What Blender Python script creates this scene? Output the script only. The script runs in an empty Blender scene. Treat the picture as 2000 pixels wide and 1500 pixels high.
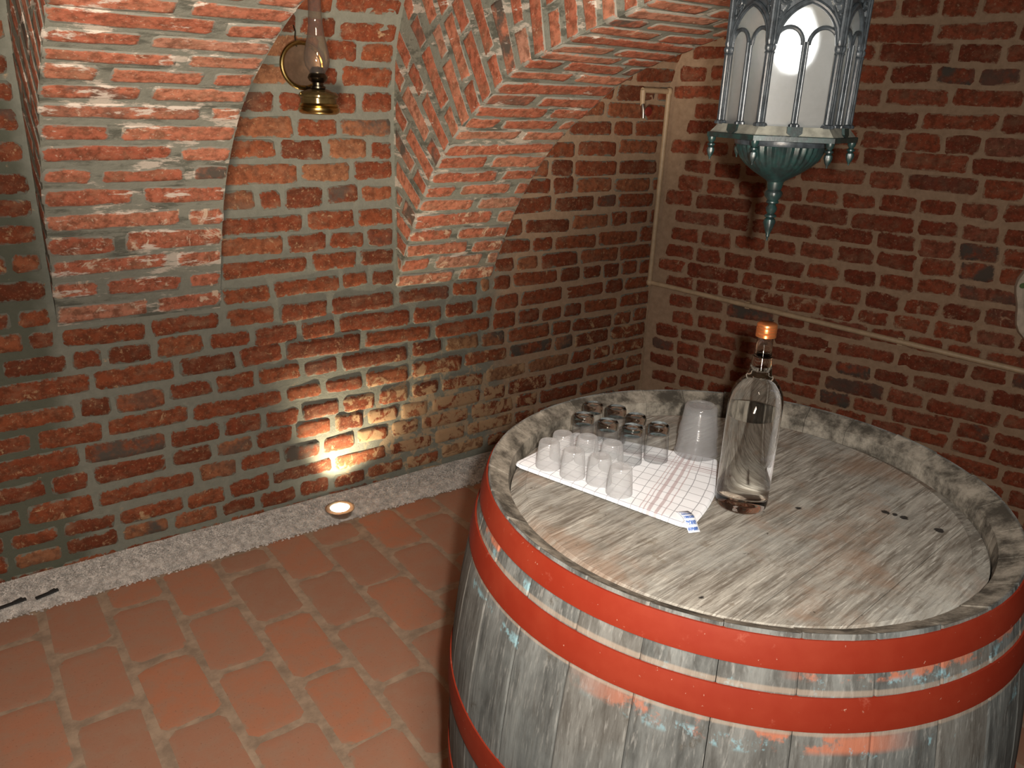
import bpy, bmesh, math, random
from mathutils import Vector, Matrix
random.seed(11)
D = bpy.data
SC = bpy.context.scene
COL = SC.collection
PI = math.pi

# ------------------------------------------------------------------ camera
# world: X runs along wall A (corner with wall B at x = 0), wall A is y = 0, the room is y < 0, floor z = 0
CAM = Vector((-3.01614, -2.862, 1.65))
RIGHT = Vector((0.80755043, -0.5886947, 0.03606726))
DOWN = Vector((-0.17274339, -0.29454727, -0.93989448))
FWD = Vector((0.56393441, 0.75278181, -0.3395549))
cam_data = D.cameras.new('camera')
cam_data.sensor_fit = 'HORIZONTAL'
cam_data.sensor_width = 36.0
cam_data.lens = 1540.0 / 2000.0 * 36.0
cam_data.clip_start = 0.02
cam = D.objects.new('camera', cam_data)
COL.objects.link(cam)
m = Matrix.Identity(4)
for i in range(3):
    m[i][0] = RIGHT[i]; m[i][1] = -DOWN[i]; m[i][2] = -FWD[i]; m[i][3] = CAM[i]
cam.matrix_world = m
SC.camera = cam

# ------------------------------------------------------------------ world, lights, exposure
w = D.worlds.new('cellar_air'); SC.world = w
w.use_nodes = True
w.node_tree.nodes['Background'].inputs[0].default_value = (1.0, 0.75, 0.55, 1)
w.node_tree.nodes['Background'].inputs[1].default_value = 0.0
FLASH_W = 32.0
VAULT_FILL_W = 480.0

def add_light(name, kind, loc, energy, color, size=0.05, direction=None, **kw):
    l = D.lights.new(name, kind)
    l.energy = energy; l.color = color
    if kind == 'AREA':
        l.shape = 'DISK'; l.size = size
    else:
        l.shadow_soft_size = size
    for k, v in kw.items():
        setattr(l, k, v)
    o = D.objects.new(name, l); COL.objects.link(o)
    o.location = loc
    if direction is not None:
        o.rotation_euler = Vector(direction).to_track_quat('-Z', 'Y').to_euler()
    return o

# the camera's own flash, a little to the right of and above the lens
add_light('camera_flash', 'AREA', CAM + RIGHT * 0.047 - DOWN * 0.024, FLASH_W, (1.0, 0.95, 0.88), 0.03, FWD)
# unseen fill spot behind the photographer, added to brighten the vault and arches
add_light('vault_fill_spot', 'SPOT', (-3.6, -3.2, 1.0), VAULT_FILL_W, (1.0, 0.84, 0.69), 0.28, (1.24, 1.85, 0.88), spot_size=math.radians(55), spot_blend=0.8)
# second unseen fill spot, added overhead to brighten the floor
add_light('floor_fill_spot', 'SPOT', (-2.95, -3.05, 2.2), 135.0, (1.0, 0.84, 0.70), 0.12, (0.1, 1.75, -2.2), spot_size=math.radians(72), spot_blend=1.0)

SC.view_settings.view_transform = 'Standard'
SC.view_settings.look = 'None'
SC.view_settings.exposure = 0.0
SC.view_settings.gamma = 1.0
SC.view_settings.use_curve_mapping = False
try:
    SC.cycles.max_bounces = 14
    SC.cycles.transmission_bounces = 14
    SC.cycles.transparent_max_bounces = 40
    SC.cycles.sample_clamp_indirect = 6.0
except Exception:
    pass

# ------------------------------------------------------------------ helpers
def link_mesh(name, verts, faces, mat=None, parent=None, smooth=False, attrs=None, uv=None):
    me = D.meshes.new(name)
    me.from_pydata([tuple(v) for v in verts], [], faces)
    if smooth:
        me.polygons.foreach_set('use_smooth', [True] * len(me.polygons))
    if attrs:
        for k, vals in attrs.items():
            at = me.attributes.new(k, 'FLOAT', 'POINT')
            at.data.foreach_set('value', vals)
    if uv:
        lay = me.uv_layers.new(name='UVMap')
        for lp in me.loops:
            lay.data[lp.index].uv = uv[lp.vertex_index]
    if mat:
        me.materials.append(mat)
    o = D.objects.new(name, me)
    COL.objects.link(o)
    if parent:
        o.parent = parent
    return o

def empty(name, loc=(0, 0, 0)):
    o = D.objects.new(name, None); COL.objects.link(o)
    o.location = loc
    o.empty_display_size = 0.05
    return o

def tag(o, label=None, cat=None, group=None, kind=None):
    if label: o['label'] = label
    if cat: o['category'] = cat
    if group: o['group'] = group
    if kind: o['kind'] = kind
    return o

class MB:
    """collects simple shapes and links them as one mesh"""
    def __init__(s): s.v = []; s.f = []
    def add(s, v, f):
        n = len(s.v); s.v += [Vector(q) for q in v]; s.f += [tuple(i + n for i in q) for q in f]
        return s
    def lathe(s, prof, seg=32, c=(0, 0), mod=None):
        v = []; f = []
        n = len(prof)
        for j in range(seg):
            a = 2 * PI * j / seg
            for (r, z) in prof:
                rr = r * (mod(a, z) if mod else 1.0)
                v.append((c[0] + rr * math.cos(a), c[1] + rr * math.sin(a), z))
        for j in range(seg):
            k = (j + 1) % seg
            for i in range(n - 1):
                f.append((j * n + i, k * n + i, k * n + i + 1, j * n + i + 1))
        if prof[0][0] > 1e-6: f.append(tuple(j * n for j in range(seg))[::-1])
        if prof[-1][0] > 1e-6: f.append(tuple(j * n + n - 1 for j in range(seg)))
        return s.add(v, f)
    def tube(s, pts, r, seg=8, closed=False, caps=True):
        pts = [Vector(p) for p in pts]; n = len(pts)
        rs = r if isinstance(r, (list, tuple)) else [r] * n
        v = []; f = []; up = None
        for i in range(n):
            a = pts[(i - 1) % n] if (closed or i > 0) else pts[i]
            b = pts[(i + 1) % n] if (closed or i < n - 1) else pts[i]
            t = (b - a).normalized()
            if up is None:
                up = t.orthogonal().normalized()
            else:
                up = (up - t * up.dot(t)).normalized()
            sd = t.cross(up)
            for j in range(seg):
                an = 2 * PI * j / seg
                v.append(pts[i] + (up * math.cos(an) + sd * math.sin(an)) * rs[i])
        for i in range(n if closed else n - 1):
            k = (i + 1) % n
            for j in range(seg):
                l = (j + 1) % seg
                f.append((i * seg + j, i * seg + l, k * seg + l, k * seg + j))
        if caps and not closed:
            f.append(tuple(range(seg))[::-1]); f.append(tuple((n - 1) * seg + j for j in range(seg)))
        return s.add(v, f)
    def prism(s, poly, z0, z1, poly2=None):
        n = len(poly); q = poly2 or poly
        v = [(x, y, z0) for x, y in poly] + [(x, y, z1) for x, y in q]
        f = [tuple(range(n))[::-1], tuple(range(n, 2 * n))]
        f += [(i, (i + 1) % n, n + (i + 1) % n, n + i) for i in range(n)]
        return s.add(v, f)
    def box(s, c, sx, sy, sz, mat=None):
        v = [Vector((x * sx / 2, y * sy / 2, z * sz / 2)) for x in (-1, 1) for y in (-1, 1) for z in (-1, 1)]
        if mat: v = [mat @ p for p in v]
        v = [p + Vector(c) for p in v]
        return s.add(v, [(0, 1, 3, 2), (4, 6, 7, 5), (0, 4, 5, 1), (2, 3, 7, 6), (0, 2, 6, 4), (1, 5, 7, 3)])
    def build(s, name, mat, parent=None, smooth=True, off=None, uv=None, sharp=35):
        v = s.v if off is None else [p - Vector(off) for p in s.v]
        o = link_mesh(name, v, s.f, mat, parent, smooth, uv=uv)
        if smooth and sharp:
            bm = bmesh.new(); bm.from_mesh(o.data)
            bmesh.ops.recalc_face_normals(bm, faces=bm.faces)
            lim = math.radians(sharp)
            for e in bm.edges:
                if len(e.link_faces) == 2 and e.calc_face_angle(0) > lim:
                    e.smooth = False
            bm.to_mesh(o.data); bm.free()
        return o

# ------------------------------------------------------------------ materials
class N:
    """tiny node-graph helper"""
    def __init__(s, name):
        s.m = D.materials.new(name); s.m.use_nodes = True
        s.t = s.m.node_tree; s.t.nodes.clear()
        s.out = s.t.nodes.new('ShaderNodeOutputMaterial')
        s._pos = None
    def n(s, typ, **kw):
        nd = s.t.nodes.new('ShaderNode' + typ)
        for k, v in kw.items(): setattr(nd, k, v)
        return nd
    def set(s, sock, v):
        if isinstance(v, bpy.types.NodeSocket): s.t.links.new(v, sock)
        elif v is not None:
            if isinstance(v, tuple) and len(v) == 3 and sock.type == 'RGBA': v = (*v, 1)
            sock.default_value = v
    def pos(s):
        if s._pos is None: s._pos = s.n('NewGeometry').outputs['Position']
        return s._pos
    def objco(s): return s.n('TexCoord').outputs['Object']
    def mapping(s, vec, scale=(1, 1, 1), rot=(0, 0, 0), loc=(0, 0, 0)):
        nd = s.n('Mapping'); s.set(nd.inputs['Vector'], vec)
        nd.inputs['Scale'].default_value = scale; nd.inputs['Rotation'].default_value = rot; nd.inputs['Location'].default_value = loc
        return nd.outputs[0]
    def noise(s, scale, detail=4, rough=0.6, vec=None, dist=0.0, out=0):
        nd = s.n('TexNoise'); s.set(nd.inputs['Vector'], vec or s.pos())
        nd.inputs['Scale'].default_value = scale; nd.inputs['Detail'].default_value = detail
        nd.inputs['Roughness'].default_value = rough; nd.inputs['Distortion'].default_value = dist
        return nd.outputs[out]
    def math(s, op, a, b=None, c=None, clamp=False):
        nd = s.n('Math', operation=op, use_clamp=clamp)
        s.set(nd.inputs[0], a)
        if b is not None: s.set(nd.inputs[1], b)
        if c is not None: s.set(nd.inputs[2], c)
        return nd.outputs[0]
    def step(s, v, a, b, lo=0.0, hi=1.0):
        nd = s.n('MapRange', interpolation_type='SMOOTHSTEP'); s.set(nd.inputs['Value'], v)
        for k, x in zip(('From Min', 'From Max', 'To Min', 'To Max'), (a, b, lo, hi)): s.set(nd.inputs[k], x)
        return nd.outputs[0]
    def mix(s, f, a, b, blend='MIX'):
        nd = s.n('Mix', data_type='RGBA', blend_type=blend)
        s.set(nd.inputs[0], f); s.set(nd.inputs[6], a); s.set(nd.inputs[7], b)
        return nd.outputs[2]
    def ramp(s, f, stops):
        nd = s.n('ValToRGB'); s.set(nd.inputs[0], f)
        el = nd.color_ramp.elements
        while len(el) < len(stops): el.new(0.5)
        for e, (p, c) in zip(el, stops): e.position = p; e.color = (*c, 1)
        return nd.outputs[0]
    def attr(s, name):
        return s.n('Attribute', attribute_name=name).outputs['Fac']
    def rand(s): return s.n('ObjectInfo').outputs['Random']
    def sep(s, vec, i):
        nd = s.n('SeparateXYZ'); s.set(nd.inputs[0], vec); return nd.outputs[i]
    def bump(s, h, strength=0.3, dist=0.002):
        nd = s.n('Bump'); s.set(nd.inputs['Height'], h)
        nd.inputs['Strength'].default_value = strength; nd.inputs['Distance'].default_value = dist
        return nd.outputs[0]
    def bsdf(s, color, rough=0.8, normal=None, metal=0.0, spec=0.3, **kw):
        nd = s.n('BsdfPrincipled')
        s.set(nd.inputs['Base Color'], color); s.set(nd.inputs['Roughness'], rough)
        s.set(nd.inputs['Metallic'], metal); s.set(nd.inputs['Specular IOR Level'], spec)
        if normal is not None: s.set(nd.inputs['Normal'], normal)
        for k, v in kw.items(): s.set(nd.inputs[k], v)
        return nd.outputs[0]
    def done(s, sh):
        s.t.links.new(sh, s.out.inputs['Surface']); return s.m

def brick_material(name, reds, mortar, smear, beige, lime=0.0, limecol=(0.60, 0.52, 0.44), stretch=(1, 1, 1), dust=(0.27, 0.15, 0.09)):
    g = N(name)
    rnd = g.rand(); edge = g.attr('edge'); stain = g.attr('stain')
    base = g.ramp(rnd, reds)
    n1 = g.noise(38, 6, 0.65)
    n2 = g.noise(120, 4, 0.6)
    n3 = g.noise(11, 6, 0.62)
    base = g.mix(g.step(n1, 0.38, 0.66), base, g.mix(0.7, base, (0.085, 0.030, 0.015)))
    base = g.mix(g.step(n2, 0.55, 0.8, 0, 0.45), base, (0.50, 0.24, 0.13))
    base = g.mix(g.step(g.noise(15, 8, 0.72, vec=g.mapping(g.pos(), (0.7, 0.7, 1.2), loc=(5, 2, 1))), 0.46, 0.70, 0, 0.55), base, dust)
    base = g.mix(g.step(g.noise(75, 6, 0.75), 0.57, 0.68, 0, 0.6), base, tuple(c * 1.1 for c in beige))
    # burnt grey faces on a few bricks
    burnt = g.math('MULTIPLY', g.step(g.math('FRACT', g.math('MULTIPLY', rnd, 7.31)), 0.9, 0.96), g.step(n3, 0.4, 0.6))
    base = g.mix(burnt, base, (0.09, 0.075, 0.06))
    # smeared mortar creeping in from the edges
    k = g.math('ADD', g.noise(24, 8, 0.72, vec=g.mapping(g.pos(), stretch), dist=0.5), g.math('MULTIPLY', edge, -0.34))
    sm = g.step(k, 0.44 - smear, 0.56 - smear)
    col = g.mix(sm, base, g.mix(g.noise(60, 3), mortar, tuple(c * 0.72 for c in mortar)))
    # pale crust
    st = g.step(g.math('ADD', g.noise(17, 8, 0.72, dist=0.6), g.math('MULTIPLY', stain, 0.42)), 0.66, 0.74)
    col = g.mix(g.math('MULTIPLY', st, 0.85), col, beige)
    if lime > 0:
        lm = g.step(g.math('ADD', g.noise(13, 8, 0.7, vec=g.mapping(g.pos(), (0.45, 0.45, 2.0))), g.math('MULTIPLY', g.math('SUBTRACT', 1.0, edge), 0.045)), 0.70 - lime, 0.76 - lime)
        col = g.mix(lm, col, limecol)
    h = g.math('ADD', g.noise(90, 5, 0.7), g.math('MULTIPLY', n1, 0.8))
    return g.done(g.bsdf(col, 0.88, g.bump(h, 0.4, 0.003), spec=0.2))

REDS_A = [(0.0, (0.14, 0.036, 0.016)), (0.35, (0.21, 0.050, 0.021)), (0.7, (0.26, 0.070, 0.028)), (0.93, (0.30, 0.10, 0.045)), (1.0, (0.28, 0.15, 0.075))]
REDS_RIB = [(0.0, (0.34, 0.10, 0.056)), (0.5, (0.45, 0.145, 0.083)), (0.85, (0.50, 0.20, 0.12)), (1.0, (0.44, 0.22, 0.15))]
REDS_B = [(0.0, (0.19, 0.042, 0.021)), (0.4, (0.26, 0.058, 0.027)), (0.8, (0.32, 0.075, 0.034)), (1.0, (0.25, 0.085, 0.052))]
M = {}
M['brick_a'] = brick_material('brick_wall_left', REDS_A, (0.20, 0.205, 0.165), 0.065, (0.44, 0.29, 0.16))
M['brick_rib'] = brick_material('brick_arch', REDS_RIB, (0.30, 0.285, 0.24), 0.13, (0.60, 0.44, 0.30), 0.07, stretch=(0.5, 0.8, 1))
M['brick_vault'] = brick_material('brick_vault', REDS_RIB, (0.25, 0.245, 0.205), 0.14, (0.58, 0.45, 0.33), 0.125, stretch=(0.3, 0.8, 1.2))
M['brick_b'] = brick_material('brick_wall_right', REDS_B, (0.40, 0.27, 0.175), 0.06, (0.42, 0.27, 0.17))

def mortar_material(name, lime=0.0):
    g = N(name)
    x = g.sep(g.pos(), 0)
    f = g.step(g.math('ADD', x, g.math('MULTIPLY', g.noise(4, 5), 0.5)), -0.82, -0.62)
    n = g.noise(35, 6, 0.65)
    a = g.mix(n, (0.15, 0.158, 0.128), (0.275, 0.275, 0.225))
    b = g.mix(n, (0.25, 0.165, 0.10), (0.52, 0.365, 0.245))
    c = g.mix(f, a, b)
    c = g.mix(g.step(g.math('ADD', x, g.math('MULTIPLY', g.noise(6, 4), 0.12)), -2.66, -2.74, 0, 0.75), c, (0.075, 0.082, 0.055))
    st = g.step(g.math('ADD', g.noise(14, 8, 0.7, dist=0.5), g.math('MULTIPLY', g.attr('stain'), 0.42)), 0.70, 0.78)
    c = g.mix(g.math('MULTIPLY', st, 0.8), c, (0.46, 0.33, 0.2))
    c = g.mix(g.step(g.noise(9, 6, 0.7), 0.62, 0.74, 0, 0.5), c, (0.09, 0.085, 0.065))
    if lime > 0:
        lm = g.step(g.math('ADD', g.noise(13, 8, 0.7, vec=g.mapping(g.pos(), (0.45, 0.45, 2.0))), 0.08), 0.70 - lime, 0.77 - lime)
        joint_shade = g.step(g.noise(12, 7, 0.7, vec=g.mapping(g.pos(), (0.4, 0.6, 1.6), loc=(2, 5, 3))), 0.50, 0.62, 0, 0.75)  # shadow lines of the joints painted in as dark streaks
        c = g.mix(joint_shade, c, (0.075, 0.078, 0.062))
        c = g.mix(g.math('MULTIPLY', lm, 0.8), c, (0.56, 0.49, 0.41))
    return g.done(g.bsdf(c, 0.92, g.bump(g.noise(110, 6, 0.7), 0.6, 0.004), spec=0.15))
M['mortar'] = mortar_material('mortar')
M['mortar_vault'] = mortar_material('limewashed_mortar', 0.085)

def floor_tile_material():
    g = N('floor_brick')
    c = g.ramp(g.rand(), [(0.0, (0.35, 0.185, 0.12)), (0.5, (0.40, 0.195, 0.122)), (1.0, (0.44, 0.19, 0.108))])
    n = g.noise(16, 7, 0.65)
    c = g.mix(g.step(n, 0.38, 0.68, 0, 0.65), c, (0.35, 0.22, 0.15))
    c = g.mix(g.step(g.math('ADD', g.noise(22, 6, 0.65), g.math('MULTIPLY', g.attr('edge'), -0.35)), 0.42, 0.60, 0, 0.85), c, (0.32, 0.235, 0.165))
    c = g.mix(g.step(g.noise(150, 3, 0.5), 0.62, 0.75, 0, 0.5), c, (0.2, 0.085, 0.05))
    h = g.math('ADD', g.noise(45, 6, 0.7), g.noise(160, 3))
    return g.done(g.bsdf(c, 0.85, g.bump(h, 0.2, 0.002), spec=0.15))
M['tile'] = floor_tile_material()

def simple(name, col, rough=0.6, metal=0.0, spec=0.4, var=0.25, scale=25, bump=0.15, **kw):
    g = N(name)
    c = g.mix(g.step(g.noise(scale, 5, 0.65), 0.3, 0.7, 0, 1), tuple(x * (1 - var) for x in col), tuple(min(1, x * (1 + var)) for x in col))
    return g.done(g.bsdf(c, rough, g.bump(g.noise(scale * 4, 4, 0.6), bump, 0.001), metal=metal, spec=spec, **kw))
M['grout'] = simple('floor_grout', (0.34, 0.25, 0.175), 0.9, var=0.25, scale=18, bump=0.4)
M['plaster'] = simple('vault_plaster', (0.30, 0.22, 0.16), 0.9, var=0.3, scale=9, bump=0.4)

# ------------------------------------------------------------------ cellar shell
TB = Vector((0.30809507, -0.95135557, 0))     # along wall B, away from the corner
NB = Vector((-0.95135557, -0.30809507, 0))    # out of wall B, into the room

def interp(tab, x):
    if x <= tab[0][0]:
        (a, b), (c, d) = tab[0], tab[1]
    else:
        for (a, b), (c, d) in zip(tab, tab[1:]):
            if x <= c: break
    return b + (d - b) * (x - a) / (c - a)

class Profile:
    """curve in the (out, z) plane measured by arc length"""
    def __init__(s, pts, sub=6):
        P = [Vector(p) for p in pts]; q = []
        for i in range(len(P) - 1):
            p0 = P[max(i - 1, 0)]; p1 = P[i]; p2 = P[i + 1]; p3 = P[min(i + 2, len(P) - 1)]
            for k in range(sub):
                t = k / sub
                q.append(0.5 * ((2 * p1) + (p2 - p0) * t + (2 * p0 - 5 * p1 + 4 * p2 - p3) * t * t + (3 * p1 - p0 - 3 * p2 + p3) * t ** 3))
        q.append(P[-1]); s.q = q
        s.s = [0.0]
        for a, b in zip(q, q[1:]): s.s.append(s.s[-1] + (b - a).length)
        s.L = s.s[-1]
    def at(s, d):
        d = max(0.0, min(s.L, d))
        for i in range(len(s.q) - 1):
            if d <= s.s[i + 1] or i == len(s.q) - 2:
                t = (d - s.s[i]) / max(1e-9, s.s[i + 1] - s.s[i])
                p = s.q[i].lerp(s.q[i + 1], t)
                a = s.q[max(i - 1, 0)]; b = s.q[min(i + 2, len(s.q) - 1)]
                tg = (b - a).normalized()
                return p, Vector((tg.y, -tg.x))     # point, normal towards the room
PA = Profile([(0, -0.06), (0, 0.3), (0, 0.6), (0, 0.9), (0, 1.2), (0, 1.45), (0.003, 1.66), (0.05, 1.87), (0.16, 2.06), (0.34, 2.22), (0.65, 2.36), (1.1, 2.46), (2.1, 2.52)])
P1 = Profile([(0, 0.90), (0.08, 1.13), (0.195, 1.365), (0.40, 1.59), (0.64, 1.735), (0.92, 1.855), (1.3, 1.955), (1.7, 2.01), (2.1, 2.03)])
P2 = Profile([(0, 0.895), (0.085, 1.06), (0.205, 1.265), (0.395, 1.482), (0.6, 1.625), (0.79, 1.735), (1.0, 1.80), (1.25, 1.865), (1.6, 1.93), (2.1, 1.965)])
RIBS = [(-2.73, -2.209, P1), (-1.49, -1.015, P2)]

def surfA(prof):
    def f(a, b, d):
        p, n = prof.at(b)
        return Vector((a, -(p.x + n.x * d), p.y + n.y * d))
    return f
def surfB(a, b, d):
    q = TB * a + NB * d
    return Vector((q.x, q.y, b))
def surfFloor(a, b, d): return Vector((a, b, d))

def visible(p, mx=0.06):
    q = p - CAM; z = q.dot(FWD)
    if z < 0.1: return False
    x = 1000 + 1540 * q.dot(RIGHT) / z; y = 750 + 1540 * q.dot(DOWN) / z
    return -2000 * mx < x < 2000 * (1 + mx) and -1500 * mx < y < 1500 * (1 + mx)

def rect(a0, a1, b0, b1, cut=0.012, jit=0.003, tilt=0.0):
    """rounded, slightly uneven brick outline, 10 points"""
    c = min(cut, (a1 - a0) * 0.3, (b1 - b0) * 0.35)
    am = (a0 + a1) / 2
    pts = [(a0 + c, b0), (am, b0), (a1 - c, b0), (a1, b0 + c), (a1, b1 - c), (a1 - c, b1), (am, b1), (a0 + c, b1), (a0, b1 - c), (a0, b0 + c)]
    return [(x + random.uniform(-jit, jit), y + random.uniform(-jit, jit) + tilt * (x - am)) for x, y in pts]

def brick_geo(poly, surf, prot, inset=0.006, inset2=0.022, sink=0.0035, tilt=0.6):
    n = len(poly)
    cx = sum(p[0] for p in poly) / n; cy = sum(p[1] for p in poly) / n
    w = (max(p[0] for p in poly) - min(p[0] for p in poly)) / 2; h = (max(p[1] for p in poly) - min(p[1] for p in poly)) / 2
    def shrink(d):
        kx = max(0.25, 1 - d / max(w, 1e-4)); ky = max(0.25, 1 - d / max(h, 1e-4))
        return [(cx + (x - cx) * kx, cy + (y - cy) * ky) for x, y in poly]
    rings = [(poly, -sink, 0.0), (shrink(inset), prot * 0.85, 0.22), (shrink(inset2), prot, 1.0)]
    tx = random.uniform(-0.02, 0.02) * tilt; ty = random.uniform(-0.03, 0.03) * tilt; jz = 0.0008 if tilt > 0 else 0.0001
    v = []; e = []
    for k, (pl, d, ed) in enumerate(rings):
        for (x, y) in pl:
            dd = d if k == 0 else d + tx * (x - cx) + ty * (y - cy) + random.uniform(-jz, jz)
            v.append(surf(x, y, dd)); e.append(ed)
    f = []
    for k in range(2):
        for i in range(n):
            j = (i + 1) % n
            f.append((k * n + i, k * n + j, (k + 1) * n + j, (k + 1) * n + i))
    f.append(tuple(2 * n + i for i in range(n)))
    return v, f, e, surf(cx, cy, 0)

class BrickSet:
    def __init__(s, parent, mat, name='brick'):
        s.p = parent; s.m = mat; s.name = name; s.items = []
    def add(s, poly, surf, prot, stain=0.0, **kw):
        v, f, e, c = brick_geo(poly, surf, prot, **kw)
        s.items.append((v, f, e, c, stain))
    def flush(s, limit=296):
        vis = []; rest = []
        for it in s.items: (vis if visible(it[3]) else rest).append(it)
        vis.sort(key=lambda it: (it[3] - CAM).length)
        rest = vis[limit:] + [r for r in rest if visible(r[3], 0.9)]
        for v, f, e, c, st in vis[:limit]:
            o = link_mesh(s.name, [p - c for p in v], f, s.m, s.p, True, {'edge': e, 'stain': [st] * len(v)})
            o.location = c
        if rest:
            V = []; F = []; E_ = []; S_ = []
            for v, f, e, c, st in rest:
                n = len(V); V += v; F += [tuple(i + n for i in q) for q in f]; E_ += e; S_ += [st] * len(v)
            o = link_mesh(s.name + '_courses', V, F, s.m, s.p, True, {'edge': E_, 'stain': S_})
            o['kind'] = 'stuff'

def grid_slab(name, surf, A, B, thick, mat, wob=0.002, stainf=None, kind='structure'):
    """closed slab: front surface over the parameter grid, back surface `thick` behind it"""
    na, nb = len(A), len(B)
    v = []; st = []
    for d in (0, 1):
        for b in B:
            for a in A:
                dd = random.uniform(-wob, wob) if d == 0 else -thick
                p = surf(a, b, dd); v.append(p); st.append(stainf(p) if stainf else 0.0)
    f = []
    n = na * nb
    for j in range(nb - 1):
        for i in range(na - 1):
            q = (j * na + i, j * na + i + 1, (j + 1) * na + i + 1, (j + 1) * na + i)
            f.append(q); f.append(tuple(n + k for k in q)[::-1])
    ring = [i for i in range(na)] + [j * na + na - 1 for j in range(1, nb)] + [(nb - 1) * na + i for i in range(na - 2, -1, -1)] + [j * na for j in range(nb - 2, 0, -1)]
    for a, b in zip(ring, ring[1:] + ring[:1]): f.append((a, n + a, n + b, b)[::-1])
    o = link_mesh(name, v, f, mat, None, True, {'stain': st})
    tag(o, kind=kind)
    return o

def frange(a, b, n): return [a + (b - a) * i / n for i in range(n + 1)]

def stainA(p):
    """pale crust on the damp lower right of the left wall"""
    s = max(0.0, 1 - ((p.x + 1.25) / 0.75) ** 2 - ((p.z - 0.28) / 0.42) ** 2) * 0.62
    s = max(s, 0.35 * max(0.0, 1 - ((p.x + 0.12) / 0.55) ** 2) * max(0.0, 1 - ((p.z - 0.45) / 0.4) ** 2))
    s = max(s, 0.17 if p.x < -2.6 else 0.11)
    return s

# ---- floor
floor = link_mesh('floor', [(-5.7, 0.1, 0.0), (-5.7, -4.5, 0.0), (1.9, -4.5, 0.0), (1.9, 0.1, 0.0), (-5.7, 0.1, -0.15), (-5.7, -4.5, -0.15), (1.9, -4.5, -0.15), (1.9, 0.1, -0.15)],
                  [(0, 1, 2, 3), (7, 6, 5, 4), (0, 4, 5, 1), (1, 5, 6, 2), (2, 6, 7, 3), (3, 7, 4, 0)], M['grout'])
tag(floor, 'terracotta brick paved cellar floor in running bond with pale grout', kind='structure')
fb = BrickSet(floor, M['tile'], 'floor_brick')
for k in range(-16, 24):
    u = -2.657 + 0.187 * k
    for r in range(-2, 14):
        yc = -0.50 - 0.32 * r - (0.16 if k % 2 else 0.0) + random.uniform(-0.008, 0.008)
        y0, y1 = yc - 0.150, yc + 0.150
        y1 = min(y1, -0.195 + random.uniform(-0.012, 0.012))
        if y1 - y0 < 0.05 or y0 < -4.3: continue
        if u > 0.15 - 0.3238 * y0 * 0.9: continue
        hw = 0.0835 + random.uniform(-0.004, 0.003)
        uu = u + random.uniform(-0.004, 0.004)
        fb.add(rect(uu - hw, uu + hw, y0, y1, 0.020, 0.005), surfFloor, 0.0008 + random.uniform(0, 0.0004), inset=0.008, inset2=0.030, sink=0.0003, tilt=0.0)
fb.flush(296)

# ---- wall A (left in the photo)
sA = surfA(PA)
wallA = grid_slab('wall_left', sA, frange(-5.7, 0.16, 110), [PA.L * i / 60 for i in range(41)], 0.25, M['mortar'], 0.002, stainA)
tag(wallA, 'old red brick cellar wall with grey pointing, pale crust near the floor')
setA = BrickSet(wallA, M['brick_a'])

def pxA(x, y):
    d = FWD + RIGHT * ((x - 1000) / 1540) + DOWN * ((y - 750) / 1540)
    t = -CAM.y / d.y
    return CAM + d * t
CRS = 0.0845
# rows below the vault springing, top row first: z of the row centre and head joints read along the row (pixel x, pixel y of two row points)
ROWS = [
    (0.772, [-10, 128, 198, 296, 398, 490, 582, 657, 803, 865, 928, 965], (250, 645), (834, 575)),
    (0.690, [-60, 173, 341, 461, 552, 707, 845, 960], (250, 690), (780, 617)),
    (0.606, [-30, 142, 213, 320, 414, 498, 588, 662, 800, 866, 938], (250, 733), (762, 655)),
    (0.520, [-50, 60, 200, 368, 552, 630, 710, 800, 905], (280, 785), (800, 695)),
    (0.428, [-40, 155, 324, 430, 513, 585, 666, 736, 800, 860], (240, 835), (800, 735)),
    (0.343, [-30, 85, 170, 325, 414, 494, 572, 648, 712, 780, 840], (247, 872), (780, 765)),
    (0.259, [-60, 40, 180, 380, 462, 547, 626, 694, 760, 820], (280, 915), (760, 800)),
    (0.170, [5, 110, 222, 357, 440, 528, 650, 756, 846, 910], (290, 950), (800, 835)),
    (0.090, [15, 120, 230, 330, 426, 500, 580, 645, 715, 790, 860], (330, 985), (600, 920)),
    (0.008, [10, 110, 232, 361, 440, 523, 632, 720, 800, 870], (295, 1030), (580, 955)),
]
def row_joints(xs, a, b):
    out = []
    for x in xs:
        y = a[1] + (b[1] - a[1]) * (x - a[0]) / (b[0] - a[0])
        out.append(pxA(x, y).x)
    return out
def lay_row(st, surf, joints, zc, h, prot, stainf, jw=0.007, jit=0.0035, skip=None, mat=None):
    for a, b in zip(joints, joints[1:]):
        w = b - a
        if w < 0.03: continue
        a0, b0 = a + jw, b - jw
        if skip and skip((a0 + b0) / 2, zc): continue
        hh = h * random.uniform(0.86, 1.06) / 2
        dz = random.uniform(-0.004, 0.004) + 0.006 * math.sin(2.3 * (a0 + b0) / 2 + 17 * zc)
        c = surf((a0 + b0) / 2, zc, 0)
        st.add(rect(a0, b0, zc - hh + dz, zc + hh + dz, 0.011, jit, random.uniform(-0.02, 0.02)), surf, prot * random.uniform(0.5, 1.3), stainf(c) if stainf else 0.0)
def rand_joints(a, b, lens=(0.27, 0.13), p=0.6, off=0.0):
    j = [a + off]
    while j[-1] < b:
        j.append(j[-1] + (lens[0] if random.random() < p else lens[1]) * random.uniform(0.9, 1.08) + 0.012)
    return [x for x in j if x <= b + 0.08]

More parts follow.
